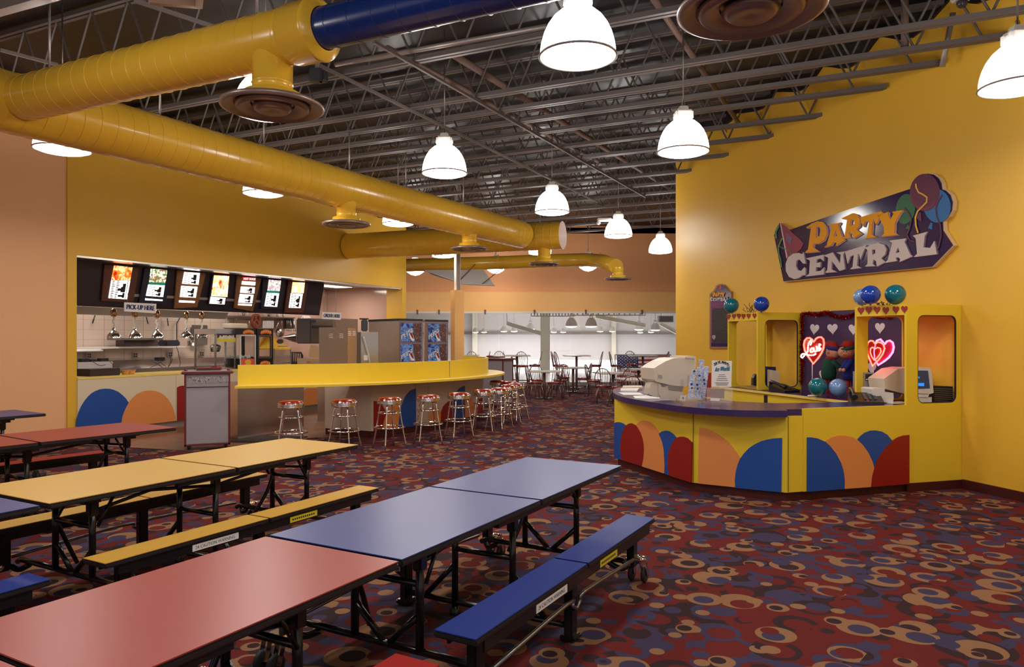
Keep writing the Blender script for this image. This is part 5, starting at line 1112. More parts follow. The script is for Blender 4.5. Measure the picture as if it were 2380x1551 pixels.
word = [[(262, 550), (235, 590), (225, 650), (222, 700), (190, 740), (150, 785), (130, 765), (150, 735), (190, 735), (240, 750), (300, 750), (330, 735)], [(262, 550), (275, 575), (262, 605)], [(285, 655), (262, 675), (265, 705), (295, 700), (305, 665), (280, 655)], [(305, 655), (320, 700), (345, 690), (345, 635)], [(350, 690), (375, 665), (385, 640), (362, 640), (358, 680), (385, 685), (405, 660)], [(380, 615), (400, 605), (385, 600)]]
mb = MB()
for w_ in word:
    P2 = smooth([Vector(p) for p in zd(w_)], 3); mb.tube([PH.hit(p.x, p.y, .04) for p in P2], .006, 5)
mb.build('word_tube', mat('word_glow', (1, .8, .6), .3, emit=(1, .7, .5), es=2.2), t)
mb = MB()
for w_ in word:
    P2 = smooth([Vector(p) for p in zd(w_)], 2); bulbs(mb, [(p.x, p.y) for p in P2], PH, .011, .045)
mb.build('white_bulbs', m_bw, t)['kind'] = 'stuff'
mb = MB(); q = PH.hit(1888, 845); mb.tube([q, V(q.x, q.y, .92)], .005, 6); mb.lathe([(.06, 0), (.055, .01), (.01, .018)], V(q.x, q.y, .90), 14); mb.build('stand_rod', m_white, t)
t = thing('double_heart_light', 'lit red and pink double heart sign in the right tower booth', 'lit sign', tuple(Z(2030, 908, 8.6)))
PH2 = Plane(Z(2045, 820, 8.55), V(0, 1, 0))
pk = zd([(1200, 890), (1150, 800), (1140, 700), (1160, 600), (1180, 550), (1230, 530), (1265, 570), (1290, 600), (1320, 560), (1360, 548), (1400, 575), (1415, 640), (1400, 710), (1350, 780), (1290, 830)])
rd = zd([(1120, 900), (1085, 820), (1050, 730), (1040, 650), (1055, 580), (1090, 550), (1130, 555), (1160, 600), (1190, 570), (1230, 575), (1270, 600), (1290, 660), (1260, 740), (1210, 810), (1160, 860)])
ri = zd([(1145, 820), (1110, 770), (1090, 710), (1095, 660), (1120, 640), (1155, 665), (1190, 645), (1230, 655), (1240, 700), (1215, 750), (1180, 795)])
mb = MB(); mb.px(PH2, pk, .005, -.01); mb.build('pink_plate', m_hp, t)
mb = MB(); mb.px(PH2, rd, .005, .01); mb.build('red_plate', m_hr, t)
mb = MB(); bulbs(mb, walk(pk, 3.0), PH2, .008, .012); mb.tube([PH2.hit(*p, .0) for p in pk], .012, 6, closed=True); mb.build('pink_bulbs', m_bpink, t)['kind'] = 'stuff'
mb = MB(); bulbs(mb, walk(rd, 3.0)+walk(ri, 3.0), PH2, .008, .03); mb.build('red_bulbs', m_bred, t)['kind'] = 'stuff'
mb = MB(); mb.tube([PH2.hit(*p, .018) for p in rd], .012, 6, closed=True); mb.tube([PH2.hit(*p, .018) for p in ri], .008, 6, closed=True); mb.build('heart_rim', MC['rim_glow_red'], t)
mb = MB(); q = PH2.hit(2030, 845); mb.tube([q, V(q.x, q.y, .90)], .005, 6); mb.lathe([(.05, 0), (.045, .01), (.01, .018)], V(q.x, q.y, .90), 14); mb.build('stand_rod', m_white, t)
# plush dolls
m_skin = mat('felt_skin', srgb(200, 140, 110), .8); m_fr_ = mat('felt_red', srgb(150, 24, 18), .85, bump=.4, bs=150); m_fb = mat('felt_blue', srgb(24, 42, 130), .85, bump=.4, bs=150); m_fg = mat('felt_green', srgb(18, 74, 56), .85, bump=.4, bs=150); m_fk = mat('hair_brown', srgb(50, 26, 18), .8)
def doll(lab, hx, hy, z, face, hat, band, coat, ctop, cx, legs, s=1.0):
    q0_ = Z(cx, 925, z); q0_.z = .9; t = thing('plush_doll', lab, 'doll', tuple(q0_)); hc = Z(hx, hy, z); k = z/F
    mb = MB(); mb.ball(hc, 16*k*s, 18, (1.12, 1, .92)); mb.ball(hc+V(face*14*k, -8*k, 0), 3.0*k, 8); mb.ball(hc+V(-face*3*k, -3*k, -8*k), 9*k, 10)
    mb.tube([hc+V(-face*13*k, -6*k, 0), hc+V(-face*17*k, -6*k, 5*k), hc+V(-face*19*k, -5*k, 10*k)], [4*k, 3*k, .6*k], 8); mb.build('head', m_skin, t)
    mb = MB(); mb.ball(hc+V(face*5*k, -14.5*k, 2*k), 1.4*k, 6); mb.ball(hc+V(face*11*k, -12.5*k, 2*k), 1.3*k, 6); mb.build('eyes', m_blk, t)
    mb = MB(); mb.tube([hc+V(face*6*k, -14.5*k, -5.5*k), hc+V(face*9*k, -14*k, -6.2*k), hc+V(face*12*k, -12*k, -5*k)], .6*k, 5); mb.build('mouth', m_fr_, t)
    mb = MB(); mb.ball(hc+V(face*1*k, -7*k, 9*k), 8*k, 10, (1.1, .9, .7)); mb.build('hair', m_fk, t)
    mb = MB(); mb.torus(hc+V(-face*2*k, 0, 9*k), 14*k, 4*k, 20, 8, Matrix.Rotation(face*.25, 4, 'Y')); mb.build('hat_band', band, t)
    mb = MB(); tip = hc+V(-face*20*k, 4*k, 17*k); mb.tube([hc+V(-face*1*k, 0, 9*k), hc+V(-face*5*k, 0, 18*k), hc+V(-face*14*k, 2*k, 21*k), tip], [15*k, 12*k, 8*k, 4*k], 14); mb.build('hat', hat, t)
    bc = Z(cx, 0, z); zt = hc.z-12*k
    mb = MB(); mb.lathe([(.4*k, .2), (15*k, .2), (17*k, .28), (15*k, .36), (13*k, zt-.9-.04), (7*k, zt-.9)], V(bc.x, z, .9), 18); mb.build('coat', coat, t)
    mb = MB(); mb.torus(V(hc.x*.5+bc.x*.5, z, zt), 9*k, 4*k, 18, 8); mb.build('scarf', m_fr_, t)
    mb = MB()
    for e in (-1, 1): mb.tube([V(bc.x+e*7*k, z, 1.12), V(bc.x+e*8*k, z-.02, 1.0), V(bc.x+e*8*k, z-.04, .945), V(bc.x+e*9*k, z-.10, .93)], [6*k, 5*k, 5*k, 4*k], 10)
    mb.build('legs', legs, t)
    for e in (0, 1):
        mb = MB(); sh = V(bc.x+face*(2+e*4)*k, z-(12-8*e)*k, zt-.03); el = sh+V(face*12*k, -6*k, -13*k); ha = el+V(face*8*k, -3*k, -8*k); mb.tube([sh, el, ha], [6*k, 5.5*k, 5*k], 10); mb.build('arm', coat, t)
        mb = MB(); mb.ball(ha+V(face*3*k, -1*k, -2*k), 4.5*k, 10); mb.build('hand', m_skin, t)
    return t
doll('plush elf doll in green coat and blue banded red hat, leaning to the right', 1938, 821, 9.55, 1, m_fr_, m_fb, m_fg, 0, 1926, m_fr_)
doll('plush elf doll in blue coat and green banded red hat, leaning to the left', 1966, 819, 9.35, -1, m_fr_, m_fg, m_fb, 0, 1976, m_fr_, 1.0)
# balloons
m_teal = mat('balloon_teal', srgb(12, 110, 126), .12, coat=.5); m_bb = mat('balloon_blue', srgb(24, 66, 170), .12, coat=.5); m_lb = mat('balloon_pale', srgb(116, 152, 206), .14, coat=.5)
def balloon(lab, m, px, py, r, z, base):
    k = z/F; R = r*k; c_ = Z(px, py, z); c_.z = max(c_.z, base+R*.95+.012); t = thing('balloon', lab, 'balloon', (c_.x, c_.y, base), 0, 'round blue and teal balloons'); mb = MB()
    prof = [(max(1e-4, R*math.cos(a)*(1 if a > 0 else 1-.06*math.sin(-a))), R*math.sin(a)*(1 if a > 0 else 1.03)) for a in [-PI/2+PI*i/16 for i in range(17)]]; mb.lathe(prof, c_, 28); mb.build('balloon_skin', m, t)
    mb = MB(); mb.lathe([(.004, .0), (.012, -.012)], c_-V(0, 0, R), 8); mb.build('knot', m, t)
TB = BT+.012
balloon('teal balloon on the left tower booth, in front of the chalkboard', m_teal, 1700, 711, 17.2, 10.7, TB)
balloon('deep blue balloon on the left tower booth', m_bb, 1770, 707, 17.6, 10.25, TB)
balloon('pale blue balloon half hidden on top of the right tower booth', m_lb, 2004, 691, 19.5, 8.25, TB)
balloon('deep blue balloon on top of the right tower booth', m_bb, 2023, 692, 22, 7.98, TB)
balloon('teal balloon on top of the right tower booth', m_teal, 2081, 686, 23, 8.0, TB)
balloon('teal balloon on the back counter below the Love heart', m_teal, 1901, 899, 21, 9.0, .9)
balloon('pale blue balloon on the back counter in front of the dolls', m_lb, 1948, 901, 20.5, 8.9, .9)
def curls(lab, px0, px1, py, z, n, hgt):
    mb = MB(); base = Z(px0, py, z); base.z = TB; k = z/F
    for i in range(n):
        x = random.uniform(px0, px1); q = Z(x, py, z); q.z = TB+.003; pts = [q]
        for j in range(5): q = q+V(random.uniform(-5, 5)*k, random.uniform(-3, 3)*k, random.uniform(.0, hgt/4)*k); q.z = max(q.z, TB+.003); pts.append(q.copy())
        mb.tube(smooth(pts, 2), .0035, 5)
    tag(mb.build('curled_ribbon', m_blk), lab, 'ribbon')
curls('curly black ribbon spray on the left tower booth', 1732, 1752, 725, 10.4, 10, 26); curls('black and gold ribbon curls on the right tower booth', 2040, 2066, 707, 8.1, 9, 10)
# desk items ----------------------------------------------------------
def slabpx(name, lab, cat, m, z, pts, depth, parent=None, grp=None):
    P_ = Plane(Z(pts[0][0], pts[0][1], z), V(0, 1, 0)); mb = MB(); mb.px(P_, pts, depth, -depth); o = mb.build(name, m, parent); return tag(o, lab, cat, grp) if lab else o
zt_ = .92
t = thing('crt_monitor', 'beige bulky monitor seen from behind on the left end of the counter', 'monitor', tuple(G(1570, 925, zt_)))
P_ = Plane(Z(1570, 850, 8.25), V(0, 1, 0)); Pr = Plane(Z(1570, 850, 8.25), V(-.35, 1, 0))
mb = MB(); mb.px(Pr, za([(410, 312), (450, 285), (520, 245), (590, 218), (640, 214), (720, 216), (800, 222), (792, 300), (745, 470), (700, 488), (560, 470), (430, 440), (412, 420)]), .30, -.30); mb.build('monitor_shell', m_beige, t)
mb = MB(); mb.px(Pr, za([(800, 196), (806, 240), (800, 300), (755, 480), (738, 480), (780, 300), (788, 222), (702, 216), (700, 198)]), .32, -.31); mb.build('screen_bezel', m_beige, t)
mb = MB(); mb.px(Pr, za([(440, 438), (560, 470), (700, 488), (690, 510), (560, 495), (450, 462)]), .28, -.30); mb.build('lower_shell', m_beige, t)
mb = MB(); mb.px(Pr, za([(455, 462), (560, 495), (690, 512), (688, 585), (640, 600), (560, 600), (480, 590), (462, 560)]), .24, -.25); mb.build('monitor_base', m_beige, t)
mb = MB()
for i in range(9): mb.px(Pr, za([(545, 470+i*5), (680, 484+i*5), (680, 486.5+i*5), (545, 472.5+i*5)]), .003, .0)
mb.px(Pr, za([(445, 370), (485, 378), (485, 410), (445, 402)]), .004); mb.build('vent_slots', m_tile_grey, t)
t = thing('receipt_printer', 'small beige receipt printer left of the beige monitor', 'printer', tuple(G(1520, 925, zt_))); P_ = Plane(Z(1520, 900, 8.2), V(-.2, 1, 0))
mb = MB(); mb.px(P_, za([(368, 500), (378, 460), (420, 445), (470, 462), (478, 585), (440, 588), (362, 560)]), .16, -.16); mb.build('printer_body', m_beige, t)
mb = MB(); mb.px(P_, za([(470, 455), (512, 458), (515, 475), (478, 480)]), .02, .01); mb.tube([P_.hit(*p, .01) for p in za([(360, 548), (352, 560), (365, 572), (385, 575)])], .004, 5); mb.build('paper_lever', m_dsteel, t)
for i, (pts, l) in enumerate((([(115, 488), (290, 487), (300, 503), (105, 508)], 'pile of cream papers at the left tip of the counter'), ([(95, 515), (270, 512), (250, 535), (90, 530)], 'second pile of pale papers at the left tip of the counter'), ([(70, 542), (270, 543), (310, 565), (120, 565)], 'white sheet lying flat near the counter edge'), ([(210, 575), (330, 570), (465, 590), (460, 602), (230, 598)], 'white sheet lying in front of the receipt printer'))):
    pp = [G(*p, zt_) for p in za(pts)]; mb = MB(); mb.prism([(q.x, q.y) for q in pp], zt_+.0005, zt_+(.02 if i < 2 else .002)); tag(mb.build('paper_pile' if i < 2 else 'paper_sheet', m_paper if i != 0 else m_cream), l, 'paper')
# brochure holders
cards = [([(750, 378), (800, 372), (775, 610), (733, 605)], 8.0, 'front left card of blue leaflets in the counter rack'), ([(805, 398), (850, 392), (828, 600), (790, 598)], 8.05, 'second card of leaflets in the counter rack'), ([(780, 330), (828, 325), (800, 400), (755, 420)], 8.15, 'leaflet card behind the front left leaflets'), ([(820, 300), (862, 296), (850, 520), (830, 530)], 8.2, 'maroon edged leaflet in the counter rack'), ([(864, 290), (935, 295), (890, 610), (845, 610)], 8.3, 'tall pale leaflet at the right of the rack'), ([(838, 225), (885, 235), (862, 600), (825, 600)], 8.4, 'small blue leaflet sticking up above the rack')]
m_leaf = photo_mat('leaflet_art', [srgb(220, 216, 224), srgb(120, 160, 210), srgb(230, 225, 230), srgb(140, 110, 160)], 22, 0)
for pts, z, l in cards:
    P_ = Plane(Z(1610, 880, z), V(0, 1, .0)); zz = za(pts); t = thing('leaflet_stack', l, 'leaflet', tuple(P_.hit(*zz[-1])), 0, 'leaflets in the counter rack'); mb = MB(); mb.px(P_, zz, .02, -.02); mb.build('leaflets', m_leaf, t)
    c0 = (sum(p[0] for p in zz)/4, sum(p[1] for p in zz)/4-4); mb = MB(); mb.px(P_, ell(c0[0], c0[1]-3, 3, 3, n=12), .002); mb.px(P_, ell(c0[0]+1, c0[1]+6, 2.4, 2.6, n=12), .002); mb.build('leaflet_picture', m_cb, t)
mb = MB(); P_ = Plane(Z(1610, 905, 7.95), V(0, 1, 0)); mb.px(P_, za([(712, 560), (850, 560), (850, 612), (705, 600)]), .012); mb.box(V(P_.hit(1610, 928).x, 8.15, zt_+.01), (.20, .35, .02)); tag(mb.build('leaflet_rack', m_acr), 'clear acrylic leaflet rack on the purple counter', 'rack')
t = thing('table_card', 'small white folded card in front of the leaflet rack', 'card', tuple(G(1587, 932, zt_))); P_ = Plane(Z(1587, 925, 7.85), V(0, 1, .3)); mb = MB(); mb.px(P_, za([(658, 568), (712, 572), (705, 620), (652, 616)]), .003); mb.build('card', m_paper, t); mb = MB(); mb.px(P_, za([(672, 585), (690, 582), (694, 600), (680, 608)]), .001, .003); mb.build('card_mark', m_tile_grey, t)
t = thing('price_poster', 'white framed price poster standing on the counter', 'poster', tuple(G(1678, 930, zt_))); P_ = Plane(Z(1678, 870, 7.9), V(0, 1, 0)); mb = MB(); mb.px(P_, za([(957, 237), (1147, 242), (1140, 488), (955, 487)]), .006); mb.build('poster_sheet', m_paper, t)
mb = MB(); n_ = 8
for i, ch in enumerate('SKYLANDS'):
    u = i/7; x = 975+u*125; y = 285-32*math.sin(PI*(.12+.76*u)); text_px(mb, P_, ch, za([(x, y+13), (x+17, y+13), (x+17, y-13), (x, y-13)]), .008, .002)
for i in range(4): mb.px(P_, za([(1020-i*7, 374+i*18), (1080+i*9, 374+i*18), (1080+i*9, 370+i*18), (1020-i*7, 370+i*18)]), .001, .007)
for i in range(5): y = 445+i*7; mb.px(P_, za([(985+i*4, y), (1118-i*4, y), (1118-i*4, y+2), (985+i*4, y+2)]), .001, .007)
mb.build('poster_text', m_blk, t)
mb = MB(); text_px(mb, P_, 'Ice World', za([(985, 340), (1120, 335), (1120, 290), (1000, 300)]), .0085, .004); mb.build('poster_logo', mat('logo_teal', srgb(60, 130, 160), .5), t)
mb = MB(); P2 = Plane(Z(1678, 870, 7.8), V(0, 1, 0)); mb.px(P2, za([(905, 495), (1155, 495), (1150, 640), (910, 625)]), .006); mb.box(V(P2.hit(1672, 930).x, 7.92, zt_+.01), (.25, .25, .02)); mb.build('acrylic_holder', m_acr, t)
mb = MB(); mb.px(P2, za([(950, 505), (1085, 505), (1080, 600), (955, 598)]), .006, -.03); mb.build('wood_insert', m_wood, t)
mb = MB(); mb.px(P2, za([(945, 592), (1030, 598), (1025, 622), (940, 618)]), .01, .01); mb.build('card_pile', m_paper, t)
# things on the back counter
q = Wp(2.2, .3, .9)
t = thing('file_holder', 'blue file holder full of cream folders inside the left tower booth', 'file holder', tuple(Z(1790, 900, 10.0))); P_ = Plane(Z(1790, 880, 10.62), V(0, 1, 0))
mb = MB(); mb.px(P_, zb([(527, 815), (650, 822), (640, 1020), (527, 1005)]), .02, -.12); mb.build('holder', mat('file_blue', srgb(30, 36, 80), .5), t)
for i in range(6): mb = MB(); x = 530+i*17; mb.px(P_, zb([(x, 838+i*3), (x+36, 843+i*3), (x+34, 1010), (x, 1000)]), .01, .01+.02*(5-i)/5+.012*(6-i)); mb.build('folder', m_cream, t)
def phone(lab, px, py, z, ang, s=1.0):
    q = Z(px, py, z); base = q.z; t = thing('desk_phone', lab, 'phone', tuple(q), ang); mb = MB(); mb.add([Vector(v)*s for v in ((-.11, -.10, 0), (.11, -.10, 0), (.11, .10, 0), (-.11, .10, 0), (-.11, -.10, .02), (.11, -.10, .02), (.11, .10, .075), (-.11, .10, .075))], [(0, 1, 2, 3), (4, 5, 6, 7), (0, 1, 5, 4), (1, 2, 6, 5), (2, 3, 7, 6), (3, 0, 4, 7)]); mb.build('phone_base', m_blk, t, False)
    mb = MB(); mb.tube([Vector(v)*s for v in ((-.085, -.09, .05), (-.085, -.03, .075), (-.085, .05, .095), (-.085, .10, .095))], [.022*s, .014*s, .014*s, .024*s], 10); mb.build('handset', m_blk, t, False)
    mb = MB()
    for i in range(4):
        for j in range(3): mb.box(V(-.01+.035*j, -.05+.03*i, .0375+.008*i+.004)*s, (.018*s, .014*s, .006*s))
    mb.build('key', m_dsteel, t, False)
q = G(1830, 916, .9); phone('black desk phone on the back counter in the left tower booth', 1823, 911, 9.95, .5, 1.35)
q = G(2017, 936, zt_); ph_ = phone('black desk phone at the right end of the purple counter', 2012, 938, 8.0, -.3, 1.45)
for o in [o for o in bpy.data.objects if o.name.startswith('desk_phone')]: o.location.z = .901 if o.location.y > 9 else .921
t = thing('tower_computer', 'grey and black computer tower in the right tower booth', 'computer', tuple(Z(2020, 915, 8.5))); P_ = Plane(Z(2020, 890, 8.45), V(0, 1, 0))
mb = MB(); mb.px(P_, zd([(1016, 990), (1138, 995), (1132, 1260), (1016, 1260)]), .3, -.3); mb.build('tower_case', mat('case_grey', srgb(150, 138, 140), .4), t)
mb = MB(); mb.px(P_, zd([(1022, 1010), (1128, 1012), (1125, 1105), (1022, 1105)]), .003); mb.px(P_, zd([(1095, 1145), (1118, 1145), (1118, 1160), (1095, 1160)]), .003); mb.build('drive_bay', m_blk, t); mb = MB(); mb.px(P_, zd([(1030, 1080), (1090, 1082), (1090, 1095), (1030, 1093)]), .005); mb.build('drive_slot', m_paper, t)
slabpx('dark_screen', 'black panel behind the computer tower under the double heart', 'panel', m_blk, 8.6, zd([(1140, 995), (1380, 1000), (1400, 1230), (1140, 1215)]), .05)
slabpx('white_printer', 'white desk printer in front of the big monitor', 'printer', m_white, 8.0, zd([(1110, 1225), (1150, 1210), (1290, 1215), (1295, 1270), (1410, 1275), (1415, 1345), (1405, 1410), (1270, 1405), (1195, 1395), (1120, 1290)]), .25)
t = thing('flat_crt', 'pale tube monitor with a lit blue text screen in the right tower booth', 'monitor', tuple(Z(2110, 915, 8.1))); P_ = Plane(Z(2110, 880, 8.25), V(-.25, 1, 0))
mb = MB(); mb.px(P_, zd([(1280, 1080), (1470, 945), (1615, 920), (1800, 925), (1800, 1260), (1620, 1300), (1300, 1220)]), .25, -.25); mb.build('monitor_shell', m_beige, t)
P3 = Plane(Z(2150, 885, 8.0), V(.35, 1, 0))
mb = MB(); mb.px(P3, zb([(1880, 822), (2003, 828), (2018, 870), (2036, 1050), (2000, 1062), (1880, 1052)]), .08, -.08); mb.build('screen_bezel', m_beige, t)
mb = MB(); mb.px(P3, zb([(1882, 850), (1985, 852), (2002, 1010), (1882, 1015)]), .003); mb.build('screen', mat('screen_dark', srgb(30, 34, 44), .15, emit=srgb(40, 46, 60), es=.5), t)
mb = MB(); mb.px(P3, zb([(1884, 962), (1950, 962), (1950, 990), (1884, 988)]), .002, .003); mb.px(P3, zb([(1884, 905), (1908, 906), (1908, 922), (1884, 922)]), .002, .003); mb.build('screen_text', mat('screen_blue', srgb(40, 110, 210), .3, emit=srgb(40, 110, 210), es=1.2), t)
mb = MB(); mb.px(P3, zb([(1890, 1062), (1995, 1065), (1985, 1090), (1890, 1088)]), .12, -.12); mb.px(P3, zb([(1888, 1088), (2020, 1090), (2020, 1145), (1888, 1145)]), .15, -.16); mb.build('monitor_foot', m_beige, t)
for i, (pts, z, l) in enumerate((([(1600, 1140), (1810, 1158), (1800, 1164), (1590, 1150)], 7.9, 'white papers on the counter by the white printer'), ([(1890, 1128), (1935, 1130), (1930, 1140), (1890, 1138)], 7.9, 'white papers at the foot of the lit monitor'))):
    pp = [G(*p, zt_) for p in zb(pts)]; 
    q = pp[0]; mb = MB(); mb.box(V(q.x+.12, max(7.93, q.y), zt_+.004), (.28, .18, .006), rotz(.3)); tag(mb.build('paper_sheet', m_paper), l, 'paper')
t = kw = None
mb = MB(); P_ = Plane(Z(2200, 900, 7.98), V(0, 1, 0)); mb.px(P_, zb([(2025, 985), (2222, 995), (2222, 1150), (1990, 1150)]), .01, -.04)
tag(mb.build('dark_crate', mat('crate_dark', srgb(26, 22, 24), .5)), 'black ribbed box behind the lit monitor in the right booth', 'box')
mb = MB()
for i in range(7): mb.px(P_, zb([(2040, 1010+i*18), (2215, 1016+i*18), (2215, 1020+i*18), (2040, 1014+i*18)]), .006)
mb.build('rib', m_dsteel, bpy.data.objects['dark_crate'])
slabpx('desk_lamp_case', 'small black holder with white papers at the left booth post', 'holder', m_blk, 10.6, zb([(425, 985), (428, 920), (440, 890), (456, 882), (456, 990)]), .1)
slabpx('red_case', 'red box behind the price poster', 'box', m_cr, 9.0, za([(918, 360), (950, 355), (950, 585), (910, 585)]), .1)
# ---------------------------------------------------------------- PARTY CENTRAL sign
SG = Wo(.06)
sign = thing('party_sign', 'large purple PARTY CENTRAL sign with balloons on the yellow wall', 'sign', tuple(SG.hit(2000, 640)))
outl = [(250, 660), (300, 685), (365, 735), (680, 625), (1100, 480), (1705, 280), (1720, 215), (1760, 160), (1830, 122), (1895, 112), (1960, 125), (2010, 165), (2040, 220), (2048, 285), (2090, 300), (2140, 350), (2165, 430), (2155, 520), (2115, 590), (2055, 640), (2060, 740), (2168, 905), (1940, 1142), (295, 1305), (190, 795), (215, 745), (240, 690)]
mb = MB(); mb.px(SG, zg([(1180+(x-1180)*1.008, 700+(y-700)*1.012) for x, y in outl]), .050, -.053); mb.build('sign_edge', mat('sign_cream', srgb(226, 196, 150), .5), sign)
m_sgp = mat('sign_purple', srgb(42, 28, 78), .14, coat=.6)
mb = MB(); mb.px(SG, zg(outl), .008); mb.build('sign_board', m_sgp, sign)
def sg(name, col, pts, off, par=sign, th=.006, mm=None, rg=.4): 
    loops = pts if isinstance(pts[0], list) else [pts]
    mb = MB(); mb.px(SG, [zg(l) for l in loops], th, off); return mb.build(name, mm or mat(name+str(col), srgb(*col), rg), par)
bg = sg('green_balloon', (34, 100, 60), ell(1650, 505, 106, 168, rot=.12), .008); sg('green_knot', (34, 100, 60), [(1675, 675), (1655, 720), (1695, 735), (1690, 690)], .008, bg)
bb = sg('blue_balloon', (34, 104, 164), ell(2000, 470, 150, 188, rot=-.12), .009); sg('blue_knot', (34, 104, 164), [(1930, 655), (1900, 715), (1945, 735), (1950, 660)], .009, bb)
bp_ = sg('purple_balloon', (98, 34, 66), ell(1865, 322, 166, 208, rot=.05), .011); sg('purple_knot', (98, 34, 66), [(1815, 530), (1768, 600), (1830, 650), (1822, 545)], .011, bp_); sg('balloon_shine', (124, 40, 74), [(1700, 300), (1712, 400), (1790, 500), (1870, 520), (1960, 470), (1990, 420), (1930, 470), (1860, 495), (1790, 470), (1730, 390)], .0175, bp_, .001)
sg('yellow_ribbon', (226, 170, 50), stroke([(1770, 225), (1775, 270), (1800, 320), (1850, 345), (1893, 375), (1890, 430), (1840, 480), (1790, 530), (1765, 600), (1770, 690), (1795, 770)], 17), .019, sign, .003)
sg('purple_ribbon', (92, 34, 58), stroke([(1640, 490), (1690, 550), (1720, 620), (1700, 720), (1670, 790), (1700, 850), (1760, 870)], 13), .018, sign, .003)
sg('purple_ribbon', (92, 34, 58), stroke([(2060, 350), (2010, 430), (1990, 500), (2000, 590), (2040, 680), (2050, 800), (2020, 930), (1985, 990)], 13), .018, sign, .003)
hat = sg('party_hat', (150, 70, 92), [(265, 665), (330, 700), (400, 770), (470, 830), (522, 888), (490, 950), (430, 1000), (335, 1058), (300, 900)], .009, sign, .006, None, .2)
sg('hat_stripe', (206, 170, 180), [(262, 665), (275, 670), (345, 1030), (335, 1058)], .016, hat, .002); sg('hat_stripe', (110, 60, 110), [(330, 760), (400, 820), (380, 900), (330, 860)], .016, hat, .002)
sg('green_streamer', (60, 120, 40), stroke([(250, 690), (215, 760), (220, 830)], 22), .017, sign, .003); sg('green_streamer', (60, 120, 40), stroke([(285, 830), (245, 930), (250, 1000), (270, 1060), (280, 1150)], 16), .017, sign, .003); sg('green_streamer', (60, 120, 40), stroke([(240, 910), (300, 940), (370, 960), (385, 1010)], 10), .0175, sign, .003)
LET = [('P', 0, [[(540, 988), (578, 950), (612, 695), (572, 720), (555, 710), (620, 665), (680, 642), (740, 650), (780, 700), (788, 780), (755, 850), (700, 885), (640, 890), (632, 930), (702, 974)], [(668, 705), (705, 700), (715, 740), (705, 800), (668, 830)]]),
 ('A', 0, [[(755, 932), (785, 905), (840, 702), (795, 680), (935, 655), (912, 690), (965, 835), (992, 845), (880, 917), (895, 882), (858, 868), (838, 905)], [(862, 815), (898, 800), (882, 735)]]),
 ('R', 0, [[(960, 832), (985, 800), (1010, 622), (945, 610), (1070, 552), (1130, 570), (1155, 630), (1145, 700), (1110, 730), (1172, 775), (1080, 832), (1075, 800), (1038, 752), (1030, 795), (1048, 825)], [(1052, 620), (1085, 625), (1090, 670), (1045, 700)]]),
 ('T', 0, [[(1205, 832), (1232, 800), (1255, 640), (1210, 645), (1190, 700), (1165, 650), (1160, 595), (1385, 530), (1400, 545), (1328, 680), (1312, 620), (1298, 625), (1280, 790), (1335, 815)]]),
 ('Y', 0, [[(1385, 810), (1420, 780), (1415, 700), (1368, 600), (1340, 582), (1470, 535), (1465, 570), (1490, 625), (1525, 560), (1510, 535), (1637, 517), (1605, 545), (1540, 660), (1535, 765), (1570, 790)]]),
 ('C', 1, [[(545, 1242), (520, 1235), (470, 1270), (420, 1280), (365, 1255), (330, 1190), (328, 1110), (355, 1040), (410, 1000), (470, 990), (510, 1005), (525, 982), (550, 1110), (520, 1108), (480, 1062), (450, 1075), (440, 1130), (460, 1180), (500, 1190), (535, 1150), (550, 1165)]]),
 ('E', 1, [[(548, 1252), (588, 1222), (598, 1075), (550, 1052), (750, 1010), (750, 1082), (712, 1052), (672, 1065), (668, 1105), (715, 1092), (712, 1150), (665, 1148), (662, 1195), (715, 1190), (756, 1150), (752, 1228)]]),
 ('N', 1, [[(765, 1212), (790, 1180), (800, 1045), (750, 1020), (850, 985), (930, 1110), (940, 1010), (890, 988), (985, 973), (965, 1010), (985, 1170), (925, 1190), (840, 1080), (835, 1172), (895, 1202)]]),
 ('T', 1, [[(1040, 1172), (1070, 1145), (1085, 1012), (1045, 1030), (1015, 1110), (985, 975), (1220, 905), (1155, 1065), (1142, 1000), (1130, 1003), (1118, 1132), (1168, 1157)]]),
 ('R', 1, [[(1205, 1142), (1235, 1115), (1240, 960), (1200, 935), (1350, 878), (1420, 900), (1445, 950), (1430, 1010), (1385, 1050), (1435, 1092), (1340, 1142), (1330, 1082), (1302, 1060), (1290, 1112), (1325, 1137)], [(1285, 955), (1325, 955), (1335, 985), (1290, 1015)]]),
 ('A', 1, [[(1425, 1102), (1460, 1070), (1510, 880), (1475, 855), (1665, 830), (1645, 870), (1710, 1010), (1735, 1027), (1588, 1092), (1600, 1062), (1575, 1037), (1545, 1047), (1562, 1080)], [(1546, 995), (1590, 982), (1575, 925)]]),
 ('L', 1, [[(1748, 1037), (1785, 1000), (1770, 830), (1735, 800), (1900, 757), (1870, 800), (1855, 930), (1930, 935), (1975, 860), (2005, 1005)]])]
m_lo = mat('letter_orange', srgb(236, 162, 36), .6, spec=.2); m_lw = mat('letter_white', srgb(206, 190, 186), .6, spec=.2); m_ls = mat('letter_shade', srgb(170, 150, 166), .5); m_lr = mat('letter_rim', srgb(200, 84, 20), .5); m_ls2 = mat('letter_shade_grey', srgb(116, 92, 108), .5)
